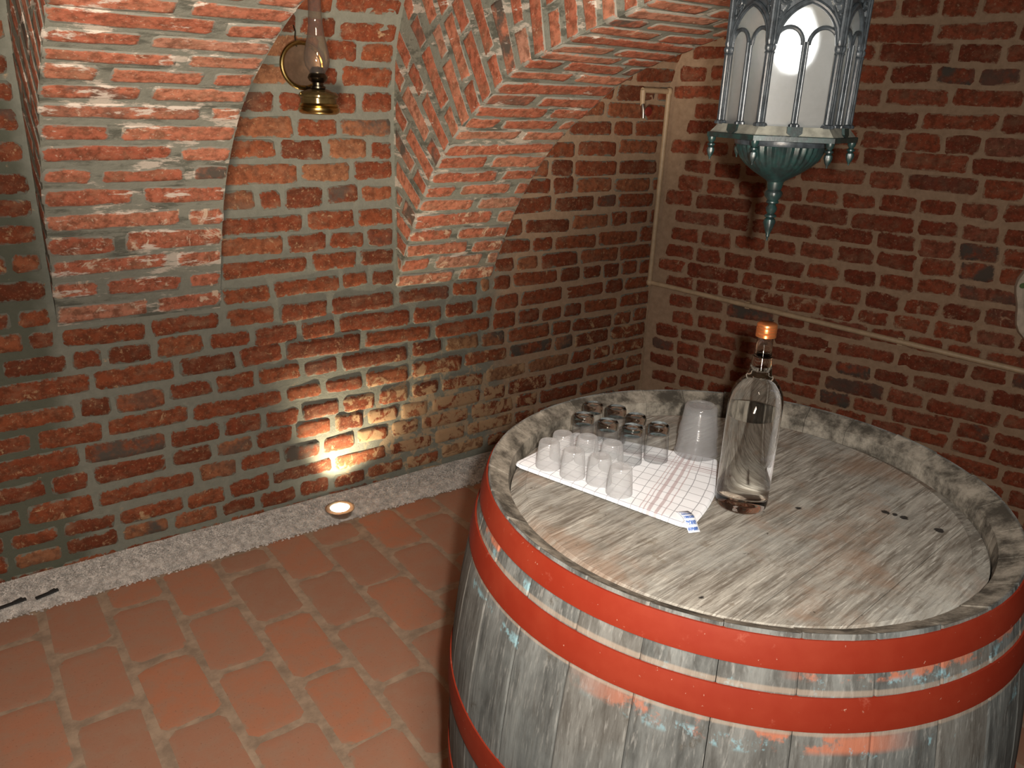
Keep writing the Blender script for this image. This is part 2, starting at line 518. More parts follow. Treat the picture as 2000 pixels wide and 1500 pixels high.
def in_rib(u, lo=0.9, s=None):
    return any(u0 - 0.005 < u < u1 + 0.005 for u0, u1, _ in RIBS)
S0 = 0.06   # arc length at z = 0
for zc, xs, a, b in ROWS:
    j = row_joints(xs, a, b)
    right = rand_joints(j[-1], 0.12, (0.25, 0.13), 0.55)
    left = [j[0] - x for x in (1.35, 1.1, 0.97, 0.7, 0.44, 0.3)]
    lay_row(setA, sA, left + j + right[1:], zc + S0, 0.0745 if zc > 0.2 else 0.070, 0.005, stainA)
# recess between the two arches (head joints read off the photograph)
REC = [
    (560, [436, 537, 642, 757]), (517, [435, 527, 665, 720, 765]), (473, [430, 602, 699, 760]), (430, [436, 555, 639, 712, 760]),
    (388, [440, 593, 694, 760]), (343, [449, 499, 549, 633, 702, 758]), (300, [456, 582, 685, 757]), (257, [465, 540, 633, 718, 756]),
    (212, [480, 575, 660, 750]), (165, [497, 538, 598, 700, 756]), (115, [515, 570, 660, 742]), (72, [535, 622, 693, 760])]
zrow = [0.858 + CRS * i for i in range(26)]
for i, z in enumerate(zrow):
    s = z + S0
    if i < len(REC):
        y, xs = REC[i]
        j = [pxA(x, y).x for x in xs]
        j[0] = -2.205; j[-1] = -1.494
    else:
        j = rand_joints(-2.2, -1.5, off=random.uniform(0, 0.1)); j[-1] = -1.494
    if s < PA.L * 40 / 60:
        lay_row(setA, sA, j, s, 0.0745, 0.005, stainA)
        jj = rand_joints(-1.005, 0.12, (0.25, 0.125), 0.5, -random.uniform(0, 0.12)); jj[0] = -1.008
        lay_row(setA, sA, jj, s, 0.0755, 0.004, stainA)
        jl = rand_joints(-4.2, -2.74, (0.26, 0.13), 0.6, random.uniform(0, 0.12))
        jl = [x for x in jl if x < -2.80] + [-2.738]
        lay_row(setA, sA, jl, s, 0.064, 0.007, lambda c: 0.16)
    if i == 0:
        for u0_, u1_, _ in RIBS:
            jr = rand_joints(u0_, u1_, (0.25, 0.13), 0.7); jr[-1] = u1_
            lay_row(setA, sA, jr, s, 0.066, 0.005, stainA)
setA.flush(298)

# ---- transverse arches springing from wall A
def make_rib(idx, u0, u1, P, far=1.9):
    smax = P.L
    n = 48
    prof = [P.at(smax * i / n) for i in range(n + 1)]
    back = 0.62
    v = []
    def ext(p, nn):
        q = Vector((p.x - nn.x * back, p.y - nn.y * back))
        if q.x < -0.06: q = Vector((-0.06, q.y))
        return q
    # springing starts flush with the wall
    for p, nn in prof:
        q = ext(p, nn)
        for u in (u0, u1):
            v.append((u, -p.x, p.y)); v.append((u, -q.x, q.y))
    f = []
    for i in range(n):
        a = 4 * i; b = 4 * (i + 1)
        f.append((a, a + 2, b + 2, b))            # soffit
        f.append((a + 1, b + 1, b + 3, a + 3))    # back
        f.append((a, b, b + 1, a + 1))            # left face
        f.append((a + 2, a + 3, b + 3, b + 2))    # right face
    f.append((0, 1, 3, 2)); e = 4 * n; f.append((e, e + 2, e + 3, e + 1))
    o = link_mesh('trim_%d' % idx, v, f, M['mortar_vault'], None, False, {'stain': [0.0] * len(v)})
    tag(o, kind='structure')
    bs = BrickSet(o, M['brick_vault' if idx == 1 else 'brick_rib'])
    sf = surfA(P)
    pitch = 0.0835 if idx == 1 else 0.0745
    k = 0
    s = pitch * 0.5
    while s < smax - 0.05:
        w = u1 - u0
        cut = [0.27, 0.14, 0.33, 0.2, 0.4][k % 5] * random.uniform(0.9, 1.1)
        js = [u0 + 0.0, u0 + cut, u1 - 0.0] if w - cut > 0.09 else [u0, u1]
        if k % 5 == 1: js = [u0, u0 + 0.14, u0 + 0.40, u1]
        h = (0.066 if idx == 1 else 0.063) * random.uniform(0.9, 1.1)
        for a, b in zip(js, js[1:]):
            a0 = a + (0.012 if a > u0 + 0.01 else -0.002); b0 = b - (0.012 if b < u1 - 0.01 else -0.002)
            dz = random.uniform(-0.004, 0.004)
            c = sf((a + b) / 2, s, 0)
            bs.add(rect(a0, b0, s - h / 2 + dz, s + h / 2 + dz, 0.010, 0.004, random.uniform(-0.03, 0.03)), sf, random.uniform(0.002, 0.0045), 0.12 if s > 0.4 else 0.28, inset=0.005, inset2=0.016)
        # voussoirs on the face turned to the left
        p, nn = P.at(s)
        r0 = 0.004
        for (ra, rb) in ((0.0, 0.235), (0.25, 0.37), (0.385, 0.61)) if k % 2 else ((0.0, 0.10), (0.115, 0.35), (0.365, 0.48), (0.495, 0.61)):
            pts = []
            hw = 0.029 * random.uniform(0.85, 1.1)
            tg = Vector((-nn.y, nn.x))
            for (r, t) in ((ra, -hw), ((ra + rb) / 2, -hw), (rb, -hw * 1.12), (rb, hw * 1.12), ((ra + rb) / 2, hw), (ra, hw)):
                q = p - nn * r + tg * t
                pts.append((q.x + random.uniform(-0.003, 0.003), q.y + random.uniform(-0.003, 0.003)))
            lim = 0.012
            if max(q[0] for q in pts) < lim + 0.02: continue
            pts = clip_x(pts, lim)
            if len(pts) < 3: continue
            A_ = 0.5 * sum(pts[i][0] * pts[(i + 1) % len(pts)][1] - pts[(i + 1) % len(pts)][0] * pts[i][1] for i in range(len(pts)))
            if abs(A_) < 0.0006: continue
            if A_ > 0: pts = pts[::-1]
            bs.add(pts, lambda a, b, d: Vector((u0 - d, -a, b)), random.uniform(0.0012, 0.003), 0.05, inset=0.005, inset2=0.014)
        s += pitch; k += 1
    bs.flush(296)
    return o
def clip_x(poly, lim):
    out = []
    n = len(poly)
    for i in range(n):
        a = poly[i]; b = poly[(i + 1) % n]
        if a[0] >= lim: out.append(a)
        if (a[0] >= lim) != (b[0] >= lim):
            t = (lim - a[0]) / (b[0] - a[0]); out.append((lim, a[1] + t * (b[1] - a[1])))
    return out
r1 = make_rib(1, *RIBS[0]); tag(r1, 'brick vault springing on the left with thin courses and white lime smears')
r2 = make_rib(2, *RIBS[1]); tag(r2, 'brick arch curving from the middle of the wall up towards the lantern')

# ---- wall B (right in the photo)
wallB = grid_slab('wall_right', surfB, frange(-0.05, 4.9, 70), frange(-0.06, 2.6, 40), 0.25, M['mortar'], 0.002)
tag(wallB, 'dark red brick wall with brown mortar behind the barrel')
setB = BrickSet(wallB, M['brick_b'])
for i in range(31):
    zc = 0.03 + 0.0842 * i
    j = rand_joints(0.03, 2.3, (0.265, 0.145), 0.45, random.uniform(0, 0.13))
    if i % 3 == 0: j = rand_joints(0.03, 2.3, (0.15, 0.14), 0.8, random.uniform(0, 0.1))
    lay_row(setB, surfB, j, zc, 0.0765, 0.004, lambda c: 0.24 if c.z > 0.72 and c.z < 0.95 else 0.06, jw=0.0065, jit=0.0045)
setB.flush(296)

# ---- the rest of the room, behind the photographer
def back_wall(name, a, b, out):
    a = Vector(a); b = Vector(b); n = Vector(out)
    v = [a, b, b + Vector((0, 0, 2.6)), a + Vector((0, 0, 2.6))]
    v += [p - n * 0.25 for p in v]
    o = link_mesh(name, v, [(0, 1, 2, 3), (7, 6, 5, 4), (0, 4, 5, 1), (1, 5, 6, 2), (2, 6, 7, 3), (3, 7, 4, 0)], M['plaster'])
    tag(o, kind='structure'); return o
back_wall('wall_back', (1.8, -4.35, -0.05), (-5.7, -4.35, -0.05), (0, 1, 0))
back_wall('wall_front', (-5.6, -4.6, -0.05), (-5.6, 0.2, -0.05), (1, 0, 0))
half = [PA.at(PA.L * (40 + i) / 60)[0] for i in range(21)]
half = [(p.x, p.y) for p in half] + [(4.35 - p.x, p.y) for p in reversed(half)] + [(4.30, 1.9), (4.36, 1.6)]
v = []; f = []
for (o_, z) in half:
    for u in (-5.7, 1.9):
        v.append((u, -o_, z)); v.append((u, -o_, z + 0.2))
for i in range(len(half) - 1):
    a = 4 * i; b = a + 4
    f += [(a, a + 2, b + 2, b), (a + 1, b + 1, b + 3, a + 3), (a, b, b + 1, a + 1), (a + 2, a + 3, b + 3, b + 2)]
e = 4 * (len(half) - 1); f += [(0, 1, 3, 2), (e, e + 2, e + 3, e + 1)]
tag(link_mesh('ceiling', v, f, M['plaster']), kind='structure')
#PART2

# ------------------------------------------------------------------ gravel strip along wall A
GR = simple('white_gravel', (0.52, 0.49, 0.45), 0.85, var=0.3, scale=40, bump=0.3)
def gravel():
    rnd = random.Random(5)
    base = [Vector(p) for p in ((1, 0, 0), (-1, 0, 0), (0, 1, 0), (0, -1, 0), (0, 0, 1), (0, 0, -1))]
    fc = [(0, 2, 4), (2, 1, 4), (1, 3, 4), (3, 0, 4), (2, 0, 5), (1, 2, 5), (3, 1, 5), (0, 3, 5)]
    v = []; f = []
    n = 0
    # bed
    A = frange(-5.4, 0.3, 110)
    for a in A:
        for (y, z) in ((-0.192, 0.002), (-0.14, 0.016), (-0.06, 0.024), (-0.007, 0.034)):
            v.append(Vector((a, y, z + rnd.uniform(-0.002, 0.002))))
    for i in range(len(A) - 1):
        for k in range(3):
            f.append((4 * i + k, 4 * i + 4 + k, 4 * i + 5 + k, 4 * i + 1 + k))
    dens = 0
    while dens < 15000:
        dens += 1
        x = rnd.uniform(-3.45, -0.6); y = -0.205 + 0.19 * rnd.random() ** 0.85
        if (x + 1.838) ** 2 + (y + 0.133) ** 2 < 0.064 ** 2: continue
        z = 0.004 + 0.03 * min(1, (y + 0.2) / 0.15) + rnd.uniform(-0.003, 0.003)
        r = rnd.uniform(0.0028, 0.0062)
        q = Matrix.Rotation(rnd.uniform(0, 6.28), 3, 'Z') @ Matrix.Rotation(rnd.uniform(0, 6.28), 3, 'X')
        n = len(v)
        for b in base:
            v.append(Vector((x, y, z)) + q @ Vector((b.x * r * rnd.uniform(0.8, 1.4), b.y * r * rnd.uniform(0.8, 1.2), b.z * r * rnd.uniform(0.6, 1))))
        f += [tuple(i + n for i in t) for t in fc]
    o = link_mesh('gravel_strip', v, f, GR)
    tag(o, 'strip of small white pebbles along the foot of the left wall', 'gravel', kind='stuff')
gravel()

# ------------------------------------------------------------------ recessed floor spotlight
def emission(name, col, s):
    g = N(name); e = g.n('Emission'); e.inputs[0].default_value = (*col, 1); e.inputs[1].default_value = s
    return g.done(e.outputs[0])
M['steel'] = simple('brushed_steel', (0.55, 0.50, 0.44), 0.35, 1.0, var=0.1)
ux, uy = -1.838, -0.133
t = empty('floor_spotlight', (ux, uy, 0.0)); tag(t, 'round lit floor spotlight sunk in the white pebbles by the wall', 'lamp')
MB().lathe([(0.0, 0.0), (0.050, 0.0), (0.050, 0.024), (0.060, 0.030), (0.060, 0.034), (0.050, 0.037), (0.040, 0.035), (0.037, 0.030), (0.0, 0.030)], 36).build('housing', M['steel'], t)
MB().lathe([(0.0, 0.0305), (0.0365, 0.0305), (0.036, 0.0335), (0.030, 0.036), (0.0, 0.0372)], 32).build('lens', emission('spot_lens', (1.0, 0.9, 0.72), 25.0), t)
add_light('floor_spot_beam', 'SPOT', (ux, uy, 0.042), 38.0, (1.0, 0.84, 0.60), 0.02, (0.36, 0.36, 1.0), spot_size=math.radians(95), spot_blend=0.9)

M['scrap'] = simple('dark_plastic', (0.03, 0.032, 0.032), 0.5)
for (x_, y_, l_, rz_, lab_) in ((-2.905, -0.150, 0.07, 0.25, 'dark scrap lying in the white pebbles at the left, second from the left edge'), (-3.01, -0.150, 0.09, 0.15, 'dark scrap lying in the white pebbles at the very left edge')):
    b = MB(); b.box((0, 0, 0), l_, 0.012, 0.006, Matrix.Rotation(rz_, 3, 'Z')); b.box((l_ * 0.2, 0.006, 0.002), l_ * 0.4, 0.012, 0.004, Matrix.Rotation(rz_ + 0.3, 3, 'Z'))
    o = b.build('plastic_scrap', M['scrap'], None, smooth=False); o.location = (x_, y_, 0.028); tag(o, lab_, 'scrap', 'dark scraps in the pebble strip')
# thin cable in the corner
b = MB(); b.tube([NB * 0.02 + TB * 0.02 + Vector((0, 0, z)) - Vector((0, 0, 0.03)) + Vector((0.003 * math.sin(9 * z), 0, 0)) for z in frange(0.03, 0.775, 14)], 0.0045, 8)
o = b.build('corner_cable', simple('pale_cable', (0.34, 0.24, 0.15), 0.6)); o.location = (0, 0, 0.03); tag(o, 'thin pale cable running down the room corner below the pipe', 'cable')

# ------------------------------------------------------------------ barrel
BC = Vector((-2.00562592, -2.14493046, 0.0)); BT = 1.078
def RB(z):
    zc = 0.64
    q = (z - zc) / (BT - zc) if z > zc else (z - zc) / zc
    return 0.412 + 0.06 * (1 - q * q)
def stave_material():
    g = N('weathered_oak_stave')
    oc = g.objco(); P = g.pos()
    r = g.rand()
    vv = g.mapping(oc, (34, 34, 2.2))
    n1 = g.noise(1.0, 7, 0.65, vec=vv, dist=0.3)
    n2 = g.noise(1.0, 5, 0.6, vec=g.mapping(P, (150, 150, 7)))
    n3 = g.noise(7, 6, 0.62)
    c = g.mix(g.step(n1, 0.28, 0.72), (0.036, 0.037, 0.035), (0.150, 0.155, 0.147))
    c = g.mix(g.step(r, 0.0, 1.0, 0, 0.35), c, (0.14, 0.115, 0.09))
    c = g.mix(g.step(n2, 0.5, 0.72, 0, 0.6), c, (0.045, 0.040, 0.034))
    c = g.mix(g.step(g.noise(1.0, 4, 0.6, vec=g.mapping(P, (210, 210, 9), loc=(4, 1, 2))), 0.54, 0.70, 0, 0.6), c, (0.20, 0.195, 0.18))
    c = g.mix(g.step(n3, 0.45, 0.7, 0, 0.45), c, (0.135, 0.147, 0.142))
    c = g.mix(g.step(g.noise(16, 7, 0.72), 0.62, 0.7, 0, 0.7), c, (0.055, 0.048, 0.038))
    # old paint: orange under the hoops, traces of pale blue
    z = g.sep(P, 2)
    def band(zc, w): return g.math('SUBTRACT', 1.0, g.step(g.math('ABSOLUTE', g.math('SUBTRACT', z, zc)), w * 0.4, w))
    ang = g.math('ARCTAN2', g.math('ADD', g.sep(P, 1), 2.14493), g.math('ADD', g.sep(P, 0), 2.0056))
    pn = g.noise(10, 6, 0.7)
    front = g.math('MULTIPLY', g.step(ang, -3.0, -2.6), g.step(ang, -1.9, -2.1))
    o = g.math('MULTIPLY', g.math('MULTIPLY', band(0.945, 0.016), g.step(pn, 0.46, 0.54)), front)
    o2 = g.math('MULTIPLY', g.math('MULTIPLY', band(1.030, 0.010), g.step(pn, 0.50, 0.56)), g.step(ang, -2.35, -2.2))
    c = g.mix(g.math('MULTIPLY', g.math('MAXIMUM', o, o2), 0.8), c, (0.33, 0.11, 0.06))
    pb = g.noise(18, 5, 0.7, vec=g.mapping(P, (1, 1, 0.8), loc=(3, 1, 0)))
    bl = g.math('MULTIPLY', g.math('MAXIMUM', band(1.014, 0.014), band(0.935, 0.012)), g.step(pb, 0.56, 0.62))
    c = g.mix(g.math('MULTIPLY', g.math('MULTIPLY', bl, g.step(ang, -3.0, -2.4)), 0.8), c, (0.16, 0.27, 0.30))
    # rusty line where a hoop has sat
    ln = g.math('MAXIMUM', band(0.9585, 0.005), band(1.0085, 0.005))
    c = g.mix(g.math('MULTIPLY', ln, 0.5), c, (0.27, 0.21, 0.16))
    h = g.math('ADD', n1, g.math('MULTIPLY', n2, 0.7))
    rad = g.n('VectorMath', operation='LENGTH'); g.set(rad.inputs[0], g.mapping(oc, (1, 1, 0)))
    ins = g.math('MULTIPLY', g.step(rad.outputs['Value'], 0.412, 0.407), g.step(z, 1.0, 1.02))
    c = g.mix(ins, c, g.mix(g.step(g.noise(17, 8, 0.72), 0.36, 0.66), (0.045, 0.039, 0.031), (0.25, 0.222, 0.18)))
    return g.done(g.bsdf(c, 0.9, g.bump(h, 0.4, 0.003), spec=0.1))
def head_material(name, dirt=0.0):
    g = N(name)
    P = g.pos()
    rot = (0, 0, -math.radians(6.2))
    a = g.mapping(P, (1, 1, 1), rot)
    n1 = g.noise(1.0, 7, 0.66, vec=g.mapping(a, (9, 60, 9)), dist=0.3)
    n2 = g.noise(1.0, 5, 0.6, vec=g.mapping(a, (14, 190, 14)))
    n3 = g.noise(9, 7, 0.66)
    n4 = g.noise(26, 6, 0.7)
    c = g.mix(g.step(n1, 0.25, 0.75), (0.125, 0.112, 0.093), (0.35, 0.33, 0.285))
    c = g.mix(g.step(n2, 0.46, 0.66, 0, 0.75), c, (0.09, 0.072, 0.055))
    c = g.mix(g.step(g.noise(1.0, 5, 0.65, vec=g.mapping(a, (20, 260, 20), loc=(7, 3, 0))), 0.55, 0.68, 0, 0.6), c, (0.46, 0.44, 0.39))
    c = g.mix(g.step(n3, 0.45, 0.68, 0, 0.6), c, (0.28, 0.28, 0.255))
    c = g.mix(g.step(g.noise(7, 6, 0.65, vec=g.mapping(P, loc=(4, 2, 0))), 0.48, 0.66, 0, 0.6), c, (0.21, 0.135, 0.09))
    c = g.mix(g.step(n4, 0.58, 0.68, 0, 0.6), c, (0.14, 0.115, 0.085))
    c = g.mix(g.step(g.noise(60, 4, 0.7), 0.68, 0.73, 0, 0.8), c, (0.04, 0.032, 0.025))
    # a few black scorch spots
    def spot(x, y, r):
        d = g.n('VectorMath', operation='DISTANCE'); g.set(d.inputs[0], P); d.inputs[1].default_value = (BC.x + x, BC.y + y, 1.043)
        dd = g.math('ADD', d.outputs['Value'], g.math('MULTIPLY', g.noise(120, 3), 0.010))
        return g.math('SUBTRACT', 1.0, g.step(dd, r, r + 0.003))
    sp = spot(0.052, -0.088, 0.008)
    for q in ((0.163, -0.173, 0.010), (0.172, -0.199, 0.010), (0.180, -0.252, 0.011), (-0.273, -0.166, 0.007), (0.168, -0.186, 0.008)):
        sp = g.math('MAXIMUM', sp, spot(*q))
    c = g.mix(g.math('MULTIPLY', sp, 0.95), c, (0.012, 0.010, 0.009))
    h = g.math('ADD', n1, g.math('ADD', n2, g.math('MULTIPLY', n4, 0.5)))
    return g.done(g.bsdf(c, 0.75, g.bump(h, 0.6, 0.003), spec=0.25))
M['stave'] = stave_material()
M['head'] = head_material('weathered_oak_head')
def hoop_material():
    g = N('red_painted_hoop')
    c = g.mix(g.step(g.noise(9, 6, 0.65), 0.35, 0.7), (0.145, 0.014, 0.0055), (0.165, 0.021, 0.009))
    c = g.mix(g.step(g.noise(30, 6, 0.7), 0.62, 0.75, 0, 0.35), c, (0.30, 0.10, 0.065))
    c = g.mix(g.step(g.noise(170, 3, 0.6), 0.70, 0.74, 0, 0.6), c, (0.34, 0.22, 0.16))
    return g.done(g.bsdf(c, 0.6, g.bump(g.noise(60, 4), 0.15, 0.001), spec=0.12))
M['hoop'] = hoop_material()

barrel = empty('wine_barrel', BC); tag(barrel, 'big upright weathered oak barrel with red painted hoops', 'barrel')
NST = 29; DA = 2 * PI / NST
def stave_mesh():
    zs = frange(0.0, BT, 22)
    prof = [(RB(z), z) for z in zs] + [(0.379, BT - 0.017), (0.376, BT - 0.040), (0.382, 0.98)] + [(RB(z) - 0.03, z) for z in (0.8, 0.64, 0.4, 0.1)] + [(0.385, 0.0)]
    hw = DA / 2 - 0.0011
    AN = [-hw, -hw + 0.006, -hw * 0.35, hw * 0.35, hw - 0.006, hw]
    v = []; f = []; n = len(prof)
    for k, a in enumerate(AN):
        for i, (r, z) in enumerate(prof):
            rr = r - (0.0014 if k in (0, 5) and i < len(zs) else 0.0)
            v.append((rr * math.cos(a), rr * math.sin(a), z))
    for k in range(5):
        for i in range(n):
            j = (i + 1) % n
            f.append((k * n + i, (k + 1) * n + i, (k + 1) * n + j, k * n + j))
    f.append(tuple(range(n))); f.append(tuple(5 * n + i for i in range(n))[::-1])
    me = D.meshes.new('stave'); me.from_pydata(v, [], f); me.materials.append(M['stave'])
    bm = bmesh.new(); bm.from_mesh(me); bmesh.ops.recalc_face_normals(bm, faces=bm.faces); bm.to_mesh(me); bm.free()
    return me
SM = stave_mesh()
for k in range(NST):
    o = D.objects.new('stave', SM); COL.objects.link(o); o.parent = barrel
    o.rotation_euler = (0, 0, math.radians(-131) + DA * (k + 0.5))
    o.scale = (1, 1, 1 + random.uniform(-0.0012, 0.0012))
# head boards
def head_board(t0, t1, last=False):
    ang = math.radians(6.2); ca, sa = math.cos(ang), math.sin(ang)
    def outline(r, g):
        a, b = max(t0 + g, -r + 0.0008), min(t1 - g, r - 0.0008)
        ts = frange(a, b, 14)
        R_ = [(math.sqrt(r * r - x * x), x) for x in ts]; L_ = [(-math.sqrt(r * r - x * x), x) for x in reversed(ts)]
        return [(x * ca - y * sa, x * sa + y * ca) for x, y in R_ + L_]
    layers = [(0.3745, 0.0004, 1.010), (0.3745, 0.0004, 1.033), (0.3500, 0.0004, 1.0422), (0.3490, 0.0012, 1.0430)]
    v = []; f = []
    for r, g, z in layers: v += [(x, y, z) for x, y in outline(r, g)]
    n = 30
    for k in range(3):
        for i in range(n):
            j = (i + 1) % n; f.append((k * n + i, k * n + j, (k + 1) * n + j, (k + 1) * n + i))
    f.append(tuple(range(n))[::-1]); f.append(tuple(3 * n + i for i in range(n)))
    link_mesh('head_board', v, f, M['head'], barrel)
TS = [-0.375, -0.290, -0.195, -0.10, 0.0, 0.100, 0.22, 0.30, 0.375]
for a, b in zip(TS, TS[1:]): head_board(a, b)
def hoop(z0, z1):
    zs = frange(z0, z1, 5)
    prof = [(RB(z) - 0.001, z) for z in zs]
    out = [(RB(z) + 0.0032, z) for z in zs]
    out[0] = (out[0][0] - 0.001, z0); out[-1] = (out[-1][0] - 0.001, z1)
    ring = prof + out[::-1]
    v = []; f = []; n = len(ring); seg = 120
    for j in range(seg):
        a = 2 * PI * j / seg
        w = 0.0008 * math.sin(3 * a) + 0.0006 * math.sin(7 * a + 1)
        for r, z in ring: v.append((r * math.cos(a), r * math.sin(a), z + w))
    for j in range(seg):
        k = (j + 1) % seg
        for i in range(n):
            l = (i + 1) % n; f.append((j * n + i, k * n + i, k * n + l, j * n + l))
    o = link_mesh('hoop', v, f, M['hoop'], barrel, True)
    bm = bmesh.new(); bm.from_mesh(o.data); bmesh.ops.recalc_face_normals(bm, faces=bm.faces)
    for e in bm.edges:
        if len(e.link_faces) == 2 and e.calc_face_angle(0) > 0.6: e.smooth = False
    bm.to_mesh(o.data); bm.free()
for z0, z1 in ((1.0345, 1.0725), (0.9625, 1.0045), (0.682, 0.737), (0.50, 0.555), (0.12, 0.165), (0.012, 0.055)): hoop(z0, z1)
HZ = 1.0430

# ------------------------------------------------------------------ glass materials
def thin_glass(name, tint=(0.97, 0.98, 0.98), haze=0.0, rough=0.02, edge_dark=1.0):
    """thin-walled glass: clear transmission plus Fresnel reflection, with an optional milky share"""
    g = N(name)
    lw = g.n('LayerWeight'); lw.inputs['Blend'].default_value = 0.5
    fc = g.math('POWER', lw.outputs['Facing'], 2.5)
    tr = g.n('BsdfTransparent'); g.set(tr.inputs[0], g.mix(fc, tint, tuple(c * edge_dark for c in tint)))
    gl = g.n('BsdfGlossy'); gl.inputs['Roughness'].default_value = rough
    fr = g.math('ADD', 0.045, g.math('MULTIPLY', g.math('POWER', lw.outputs['Facing'], 4.0), 0.55))
    mx = g.n('MixShader'); g.set(mx.inputs[0], fr); g.t.links.new(tr.outputs[0], mx.inputs[1]); g.t.links.new(gl.outputs[0], mx.inputs[2])
    out = mx.outputs[0]
    if haze > 0:
        df = g.n('BsdfDiffuse'); df.inputs[0].default_value = (0.8, 0.8, 0.8, 1)
        tl = g.n('BsdfTranslucent'); tl.inputs[0].default_value = (0.8, 0.8, 0.8, 1)
        m1 = g.n('MixShader'); m1.inputs[0].default_value = 0.5
        g.t.links.new(df.outputs[0], m1.inputs[1]); g.t.links.new(tl.outputs[0], m1.inputs[2])
        m2 = g.n('MixShader'); g.set(m2.inputs[0], g.math('ADD', haze, g.math('MULTIPLY', fc, haze * 2.0)))
        g.t.links.new(out, m2.inputs[1]); g.t.links.new(m1.outputs[0], m2.inputs[2]); out = m2.outputs[0]
    return g.done(out)
def solid_glass(name, col=(1, 1, 1), ior=1.5, rough=0.0):
    g = N(name)
    gl = g.n('BsdfGlass'); gl.inputs['Color'].default_value = (*col, 1); gl.inputs['IOR'].default_value = ior; gl.inputs['Roughness'].default_value = rough
    return g.done(gl.outputs[0])
M['glass'] = thin_glass('clear_glass', (0.975, 0.98, 0.98), 0.012, 0.02, 0.45)
M['frosted'] = thin_glass('scuffed_glass', (0.98, 0.985, 0.985), 0.19, 0.10, 0.65)
M['cupplastic'] = thin_glass('milky_plastic', (0.97, 0.975, 0.98), 0.10, 0.12, 0.8)
M['baseglass'] = solid_glass('thick_base_glass', (0.78, 0.83, 0.84), 1.5)
M['bottleglass'] = solid_glass('bottle_glass', (0.99, 1.0, 0.99), 1.48)
M['liquid'] = solid_glass('clear_spirit', (1.0, 1.0, 0.99), 1.36)

# ------------------------------------------------------------------ towel
def towel_material():
    g = N('checked_linen')
    uvn = g.n('UVMap'); uvn.uv_map = 'UVMap'
    U = g.sep(uvn.outputs[0], 0); V = g.sep(uvn.outputs[0], 1)
    wob = g.math('MULTIPLY', g.math('SUBTRACT', g.noise(30, 2), 0.5), 0.003)
    U = g.math('ADD', U, wob); V = g.math('ADD', V, wob)
    def lines(x, per, w, ph=0.0):
        fr = g.math('FRACT', g.math('ADD', g.math('DIVIDE', x, per), ph))
        d = g.math('MULTIPLY', g.math('ABSOLUTE', g.math('SUBTRACT', fr, 0.5)), per)
        return g.math('SUBTRACT', 1.0, g.step(d, w * 0.5, w * 0.9))
    def stripe(x, c, w):
        return g.math('SUBTRACT', 1.0, g.step(g.math('ABSOLUTE', g.math('SUBTRACT', x, c)), w * 0.5, w * 0.5 + 0.0008))
    grid = g.math('MAXIMUM', lines(U, 0.0223, 0.0009), lines(V, 0.0223, 0.0009, 0.3))
    free = g.math('SUBTRACT', 1.0, g.math('MAXIMUM', stripe(U, 0.272, 0.05), 0.0))
    col = g.mix(g.math('MULTIPLY', g.math('MULTIPLY', grid, 0.75), g.math('MAXIMUM', free, lines(V, 0.0223, 0.0009, 0.3))), (0.70, 0.71, 0.73), (0.17, 0.165, 0.18))
    br = stripe(U, 0.265, 0.0055)
    for c, w in ((0.278, 0.0045), (0.256, 0.0012), (0.288, 0.0012), (0.249, 0.0010)):
        br = g.math('MAXIMUM', br, stripe(U, c, w))
    for c, w in ((0.172, 0.0012), (0.177, 0.0012), (0.183, 0.0024), (0.190, 0.0012)):
        br = g.math('MAXIMUM', br, stripe(V, c, w))
    col = g.mix(g.math('MULTIPLY', br, 0.6), col, (0.33, 0.21, 0.21))
    return g.done(g.bsdf(col, 0.9, g.bump(g.noise(700, 2), 0.2, 0.0006), spec=0.1))
M['towel'] = towel_material()
def bl(a, b, c, d, u, v):
    return (a * (1 - u) + b * u) * (1 - v) + (d * (1 - u) + c * u) * v
